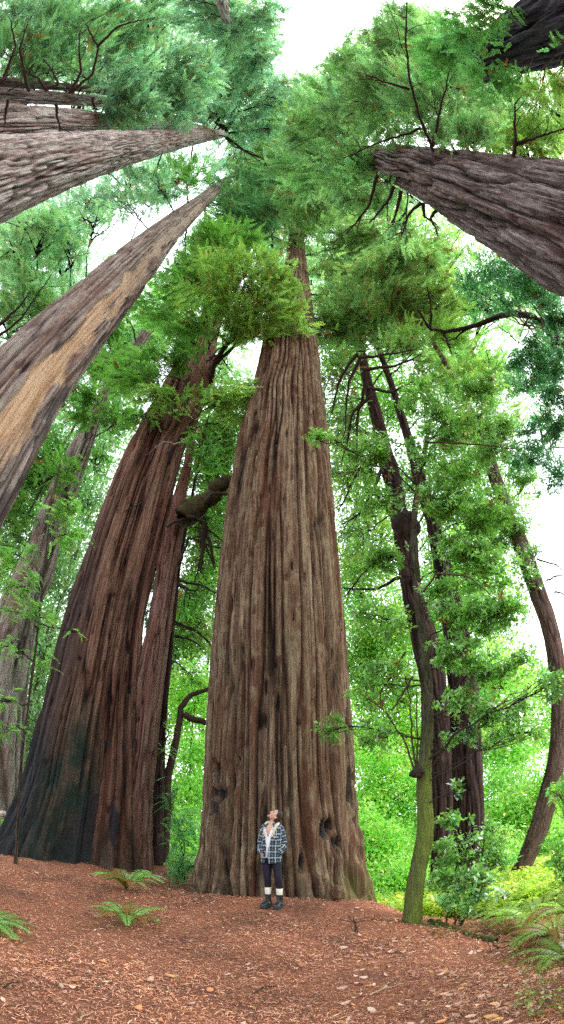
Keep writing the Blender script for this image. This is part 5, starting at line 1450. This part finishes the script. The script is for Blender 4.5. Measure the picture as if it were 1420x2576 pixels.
# plaid cloth
def plaid():
    m, nt, out = nodes_of('plaid_flannel')
    tc = nt.nodes.new('ShaderNodeTexCoord')
    uv = nt.nodes.new('ShaderNodeAttribute'); uv.attribute_name = 'weave'
    sp = nt.nodes.new('ShaderNodeSeparateXYZ'); L(nt, uv.outputs['Vector'], sp.inputs[0])

    def band(src, period, off, w, soft=0.15):
        a = N(nt, 'ShaderNodeMath', operation='MULTIPLY_ADD'); a.inputs[1].default_value = 1 / period; a.inputs[2].default_value = off; L(nt, src, a.inputs[0])
        f = N(nt, 'ShaderNodeMath', operation='FRACT'); L(nt, a.outputs[0], f.inputs[0])
        c = N(nt, 'ShaderNodeMath', operation='SUBTRACT'); c.inputs[1].default_value = 0.5; L(nt, f.outputs[0], c.inputs[0])
        b = N(nt, 'ShaderNodeMath', operation='ABSOLUTE'); L(nt, c.outputs[0], b.inputs[0])
        return ramp(nt, b.outputs[0], [(w * (1 - soft), 1.0), (w * (1 + soft), 0.0)])
    x, y = sp.outputs[0], sp.outputs[1]
    c = mixc(nt, band(x, 0.098, 0.2, 0.22), (0.020, 0.028, 0.058), (0.026, 0.050, 0.062))
    c = mixc(nt, band(y, 0.098, 0.1, 0.22), c, mixc(nt, 0.5, c, (0.012, 0.035, 0.040)))
    for src in (x, y):
        half = N(nt, 'ShaderNodeMath', operation='MULTIPLY'); half.inputs[1].default_value = 0.62
        L(nt, band(src, 0.098, 0.70, 0.075), half.inputs[0])
        c = mixc(nt, half.outputs[0], c, (0.50, 0.57, 0.64))
        h2 = N(nt, 'ShaderNodeMath', operation='MULTIPLY'); h2.inputs[1].default_value = 0.3
        L(nt, band(src, 0.098, 0.22, 0.03), h2.inputs[0])
        c = mixc(nt, h2.outputs[0], c, (0.45, 0.50, 0.55))
    b = N(nt, 'ShaderNodeBsdfPrincipled', Roughness=0.95); b.inputs['Specular IOR Level'].default_value = 0.1
    L(nt, c, b.inputs['Base Color'])
    bp = N(nt, 'ShaderNodeBump', Strength=0.5, Distance=0.01); L(nt, noise(nt, tc.outputs['Object'], 28, 4), bp.inputs['Height']); L(nt, bp.outputs[0], b.inputs['Normal'])
    L(nt, b.outputs[0], out.inputs[0])
    return m


M_PLAID = plaid()
V_, F_, W_ = [], [], []
cnt = 0


def jadd(V, F, W):
    global cnt
    V_.append(V); F_.append(F + cnt); W_.append(W); cnt += len(V)


jy = YAW
jsecs = smooth_secs([(-0.012, 0.0, 0.79, 0.178, 0.132, jy), (-0.012, 0, 0.86, 0.180, 0.136, jy), (-0.010, 0, 0.95, 0.174, 0.136, jy), (-0.004, 0, 1.08, 0.176, 0.134, jy), (0, 0, 1.20, 0.178, 0.136, jy), (0.002, 0, 1.30, 0.180, 0.128, jy),
                     (0.003, 0.004, 1.36, 0.162, 0.108, jy), (0.003, 0.010, 1.405, 0.120, 0.088, jy), (0.004, 0.015, 1.43, 0.085, 0.075, jy)], 7)
n = 72
rows = []
for k, s in enumerate(jsecs):
    t = (s[2] - 0.79) / 0.64
    gap = 0.10 + 0.42 * float(sstep(0.15, 0.95, t)) + 0.10 * float(sstep(0.12, 0.0, t))
    th = np.linspace(-PI / 2 + gap, 1.5 * PI - gap * 0.9, n)
    wr = 1 + 0.018 * np.sin(th * 7 + s[2] * 40) + 0.03 * (vnoise(th * 2 + 20, np.full(n, s[2] * 9 + 20), 512, 12) - 0.5)
    x, y = s[3] * np.cos(th) * wr, s[4] * np.sin(th) * wr
    cx, sx = math.cos(s[5]), math.sin(s[5])
    z = np.full(n, s[2])
    if k < 4:      # the hem drops to points beside the opening
        z = z - (1 - k / 4) * 0.035 * np.cos((th + PI / 2)) * 0.8 + (1 - k / 4) * 0.03 * np.cos(2 * th) * 0
    rows.append((np.stack([s[0] + x * cx - y * sx, s[1] + x * sx + y * cx, z], -1), np.stack([th * 0.165, np.full(n, s[2]), np.zeros(n)], -1)))
V = np.concatenate([r[0] for r in rows]); W = np.concatenate([r[1] for r in rows])
i = np.arange(len(jsecs) * n).reshape(len(jsecs), n)
jadd(V, np.stack([i[:-1, :-1], i[:-1, 1:], i[1:, 1:], i[1:, :-1]], -1).reshape(-1, 4), W)
for ap, sg in zip(ARMS, (-1, 1)):
    pts = [np.array(ap[0]) + np.array([-0.035 * sg, 0.0, 0.02])] + [np.array(p) for p in ap]
    P, R = limb_path(pts, [0.052, 0.068, 0.064, 0.060, 0.056, 0.048], 7)
    P[-1] = P[-1] + np.array([0, 0.0, 0])
    V, F = tube_np(P, R * (1 + 0.045 * np.sin(np.arange(len(P)) * 1.9) + 0.03 * rng.normal(0, 1, len(P))), 20)
    s_ = np.concatenate([[0], np.cumsum(np.linalg.norm(np.diff(P, axis=0), axis=1))])
    W = np.stack([np.tile(np.linspace(0, 2 * PI, 20, endpoint=False) * 0.066, len(P)), np.repeat(s_, 20), np.zeros(len(V))], -1)
    jadd(V, F, W)
me = mesh_np('jacket', np.concatenate(V_), np.concatenate(F_), M_PLAID, smooth=True)
a = me.attributes.new('weave', 'FLOAT_VECTOR', 'POINT'); a.data.foreach_set('vector', np.concatenate(W_).astype(np.float32).ravel())
jk = link('jacket', me, woman)
sd = jk.modifiers.new('thick', 'SOLIDIFY'); sd.thickness = 0.008; sd.offset = 0


def ring_pt(z, th, grow=1.0):
    S = np.array(jsecs); s = [np.interp(z, S[:, 2], S[:, i]) for i in range(6)]
    x, y = s[3] * math.cos(th) * grow, s[4] * math.sin(th) * grow
    return np.array([s[0] + x * math.cos(s[5]) - y * math.sin(s[5]), s[1] + x * math.sin(s[5]) + y * math.cos(s[5]), z])


# chest pocket flap and side pocket welts on the jacket
for th0, z0 in ((-0.75, 1.21), (-2.3, 1.21)):
    g = Geo(); q = []
    for zz in (z0, z0 - 0.035):
        q += [ring_pt(zz, th0 + d, 1.045) for d in np.linspace(-0.26, 0.26, 7)]
    q = np.array(q); q[10, 2] -= 0.02
    ii = np.arange(6); F = np.stack([ii, ii + 1, ii + 8, ii + 7], -1)
    me = mesh_np('pocket', q, F, M_PLAID)
    a = me.attributes.new('weave', 'FLOAT_VECTOR', 'POINT'); a.data.foreach_set('vector', (q[:, [0, 2, 1]] * 1.1 + 0.03).astype(np.float32).ravel())
    p = link('pocket', me, jk)
    sd = p.modifiers.new('thick', 'SOLIDIFY'); sd.thickness = 0.006; sd.offset = 0

# cream hood lying on the shoulders and running down the opening
M_CREAM = plain_mat('cream_fleece', (0.62, 0.55, 0.44), 0.98, 0.25, 120, 0.05, 0.8)
P, R = limb_path([ring_pt(1.20, -PI / 2 - 0.40, 0.99), ring_pt(1.32, -PI / 2 - 0.52, 1.0), ring_pt(1.40, -PI / 2 - 1.0, 0.95), np.array([-0.075, 0.05, 1.43]), np.array([0.0, 0.085, 1.425]), np.array([0.085, 0.055, 1.43]), np.array([0.10, -0.02, 1.415]),
                  ring_pt(1.385, -PI / 2 + 0.95, 1.0), ring_pt(1.32, -PI / 2 + 0.60, 1.02), ring_pt(1.20, -PI / 2 + 0.46, 1.0)], [0.010, 0.017, 0.026, 0.038, 0.046, 0.042, 0.034, 0.027, 0.019, 0.010], 6)
g = Geo(); g.add(*capped_tube(P, R, 14)); hood = g.build('hood', M_CREAM, woman, smooth=True)
M_CORD = plain_mat('cord', (0.7, 0.68, 0.62), 0.9)
g = Geo(); g.add(*capped_tube(*limb_path([ring_pt(1.36, -PI / 2 + 0.85, 1.04), ring_pt(1.28, -PI / 2 + 0.66, 1.06), ring_pt(1.20, -PI / 2 + 0.60, 1.05)], [0.0045] * 3, 5), 6)); g.build('drawstring', M_CORD, hood)

# white henley top with open placket
M_WHITE = plain_mat('white_cotton', (0.78, 0.77, 0.80), 0.9, 0.06, 30, 0.1, 0.2)
ss = smooth_secs([(-0.004, 0, 0.86, 0.160, 0.120, jy), (-0.004, 0, 1.0, 0.148, 0.117, jy), (0, 0, 1.15, 0.152, 0.120, jy), (0, 0, 1.28, 0.158, 0.114, jy), (0.0, 0.0, 1.36, 0.128, 0.094, jy), (0.0, 0.008, 1.395, 0.10, 0.078, jy)], 6)
V, F = loft(ss, 64)
fr = np.linspace(0, 2 * PI, 64, endpoint=False)
fr = np.tile(fr, len(ss)); dfr = np.abs((fr + PI / 2 + PI) % (2 * PI) - PI)
lim = 1.235 + 0.155 * np.clip(dfr / 0.55, 0, 1) ** 0.8
hi = V[:, 2] > lim
fk = ~hi[F].any(1)
me = mesh_np('shirt', V, F[fk], M_WHITE, smooth=True); link('shirt', me, woman)
g = Geo(); g.add(*capped_tube(*limb_path([ring_pt(1.25, -PI / 2, 0.93), ring_pt(1.20, -PI / 2, 0.935)], [0.004, 0.003], 4), 6)); g.build('placket', M_BROW, woman)

# leggings: one garment over hips and both legs
M_LEG = plain_mat('navy_leggings', (0.009, 0.007, 0.020), 0.6, 0.25, 14, 0.3)
g = Geo()
g.add(*capped_loft(smooth_secs([(0, 0, 0.76, 0.135, 0.10, YAW * 0.6), (0, 0, 0.82, 0.160, 0.113, YAW * 0.7), (0, 0, 0.92, 0.156, 0.112, YAW), (0, 0, 0.98, 0.14, 0.104, YAW)])))
for lp in LEGS:
    q = lp[:-1] + []; q[-1] = tuple(np.array(lp[3]) * 0.35 + np.array(lp[4]) * 0.65)
    g.add(*capped_tube(*limb_path(q, [0.094, 0.084, 0.060, 0.058, 0.046]), 20))
tmp = link('leg_build', mesh_np('leg_build', np.concatenate(g.V), np.concatenate(g.F), M_LEG))
md = tmp.modifiers.new('r', 'REMESH'); md.mode = 'VOXEL'; md.voxel_size = 0.009; md.use_smooth_shade = True
sm_ = tmp.modifiers.new('s', 'SMOOTH'); sm_.factor = 0.5; sm_.iterations = 4
dg = bpy.context.evaluated_depsgraph_get(); dg.update()
me = bpy.data.meshes.new_from_object(tmp.evaluated_get(dg)); me.name = 'leggings'
bpy.data.objects.remove(tmp)
if not me.materials: me.materials.append(M_LEG)
link('leggings', me, woman)

M_SOCK = plain_mat('cream_sock', (0.72, 0.68, 0.60), 0.95, 0.12, 60, 0.05, 0.4)
M_BOOT = plain_mat('black_leather', (0.016, 0.022, 0.026), 0.32, 0.3, 16, 0.5, 0.15)
M_SOLE = plain_mat('black_rubber', (0.022, 0.027, 0.030), 0.7, 0.2, 30, 0.3)
M_LACE = plain_mat('lace', (0.10, 0.12, 0.13), 0.8)
for lp, tv in zip(LEGS, ((-0.55, -0.83, 0), (-0.38, -0.92, 0))):
    an = np.array(lp[4])
    up3 = np.array(lp[3]) * 0.78 + an * 0.22
    g = Geo()
    P, R = limb_path([an * 0.72 + up3 * 0.28, an * 0.5 + up3 * 0.5, up3], [0.042, 0.050, 0.055], 6)
    P, R = np.concatenate([P, P[-1:]]), np.concatenate([R * (1 + 0.03 * np.sin(np.arange(len(R)) * 2.2)), [0.044]])
    g.add(*tube_np(P, R, 20)); g.build('sock', M_SOCK, woman, smooth=True)
    tv = unit(np.array(tv)); sv = np.array([-tv[1], tv[0], 0])
    A = np.array([an[0], an[1], 0.0])
    # shoe: outline half widths along the foot
    tpos = np.array([-0.085, -0.075, -0.04, 0.0, 0.05, 0.10, 0.14, 0.165, 0.178]); hw = np.array([0.006, 0.030, 0.040, 0.041, 0.046, 0.051, 0.046, 0.030, 0.006]); hh = np.array([0.10, 0.13, 0.145, 0.150, 0.125, 0.098, 0.088, 0.075, 0.055])
    t2 = np.linspace(tpos[0], tpos[-1], 34); w2 = np.interp(t2, tpos, hw); h2 = np.interp(t2, tpos, hh)
    th = np.linspace(0, PI, 15)
    rows = []
    for t, w_, h_ in zip(t2, w2, h2):
        c_, s_ = np.cos(th), np.sin(th)
        rows.append(A + tv * t + sv[None] * (np.sign(c_) * np.abs(c_) ** 0.7 * w_)[:, None] + np.array([0, 0, 1.0]) * (0.043 + (h_ - 0.043) * s_ ** 0.75)[:, None])
    V = np.concatenate(rows); i = np.arange(len(t2) * 15).reshape(len(t2), 15)
    F = np.stack([i[:-1, :-1], i[:-1, 1:], i[1:, 1:], i[1:, :-1]], -1).reshape(-1, 4)
    g = Geo(); g.add(V, F)
    P, R = limb_path([A + np.array([0, 0, 0.10]) + tv * 0.0, A * np.array([1, 1, 0]) + np.array([0, 0, 0.16]) - tv * 0.004, an * np.array([1, 1, 0]) + np.array([0, 0, 0.235])], [0.052, 0.051, 0.056], 6)
    P, R = np.concatenate([P, P[-1:]]), np.concatenate([R, [0.046]])
    g.add(*tube_np(P, R, 20))
    boot = g.build('boot', M_BOOT, woman, smooth=True)
    # chunky sole
    ol = np.concatenate([np.stack([t2, w2 + 0.007], -1), np.stack([t2[::-1], -w2[::-1] - 0.007], -1)])
    k = len(ol)
    rings = []
    for z, gr in ((0.0, 0.97), (0.006, 1.0), (0.030, 1.0), (0.033, 0.97), (0.046, 1.0), (0.050, 0.9)):
        rings.append(A + tv[None] * (ol[:, :1] * (1 + (gr - 1) * 0.5)) + sv[None] * (ol[:, 1:] * gr) + np.array([0, 0, z]))
    rings.append(np.repeat((A + tv * 0.045 + np.array([0, 0, 0.05]))[None], k, 0)); rings.insert(0, np.repeat((A + tv * 0.045)[None], k, 0))
    V = np.concatenate(rings); i = np.arange(len(rings) * k).reshape(len(rings), k); j = np.roll(i, -1, 1)
    g = Geo(); g.add(V, np.stack([i[:-1], j[:-1], j[1:], i[1:]], -1).reshape(-1, 4)); g.build('sole', M_SOLE, boot)
    g = Geo()
    for q in range(6):
        t = q / 5
        c_ = A + tv * (0.098 - 0.052 * t) + np.array([0, 0, 0.105 + 0.105 * t])
        g.add(*tube_np(np.array([c_ - sv * 0.022 - tv * 0.006, c_ + tv * 0.004, c_ + sv * 0.022 - tv * 0.006]), [0.0035] * 3, 5))
    g.build('laces', M_LACE, boot)
# ------------------------------------------------------------------ light
SUN_EL, SUN_AZ = math.radians(50), math.radians(125)    # high and soft, from the right
w = bpy.data.worlds.new('World'); scene.world = w; w.use_nodes = True
nt = w.node_tree; nt.nodes.clear()
sky = nt.nodes.new('ShaderNodeTexSky'); sky.sky_type = 'NISHITA'; sky.sun_disc = False
sky.sun_elevation = SUN_EL; sky.sun_rotation = SUN_AZ
sky.air_density = 1.5; sky.dust_density = 6.0
b1 = N(nt, 'ShaderNodeBackground', Strength=0.12); L(nt, sky.outputs[0], b1.inputs[0])
b2 = N(nt, 'ShaderNodeBackground', Strength=3.5); b2.inputs[0].default_value = (0.90, 0.96, 1.0, 1)   # bright overcast cloud
ad = nt.nodes.new('ShaderNodeAddShader'); L(nt, b1.outputs[0], ad.inputs[0]); L(nt, b2.outputs[0], ad.inputs[1])
wo = nt.nodes.new('ShaderNodeOutputWorld'); L(nt, ad.outputs[0], wo.inputs[0])
sl = bpy.data.lights.new('sun', 'SUN'); sl.energy = 4.4; sl.angle = math.radians(38); sl.color = (1, 0.95, 0.87)
so = bpy.data.objects.new('sun', sl); COL.objects.link(so)
dirv = Vector((math.sin(SUN_AZ) * math.cos(SUN_EL), math.cos(SUN_AZ) * math.cos(SUN_EL), math.sin(SUN_EL)))
so.rotation_euler = dirv.to_track_quat('Z', 'Y').to_euler(); so.location = (0, -5, 60)

scene.view_settings.view_transform = 'Standard'
scene.view_settings.look = 'None'
scene.view_settings.exposure = 0
cy = scene.cycles
cy.max_bounces = 7; cy.diffuse_bounces = 4; cy.glossy_bounces = 2; cy.transmission_bounces = 4; cy.transparent_max_bounces = 4
cy.caustics_reflective = False; cy.caustics_refractive = False
cy.sample_clamp_indirect = 4
cy.use_denoising = False
cy.use_adaptive_sampling = False
scene.render.resolution_x = 564; scene.render.resolution_y = 1024
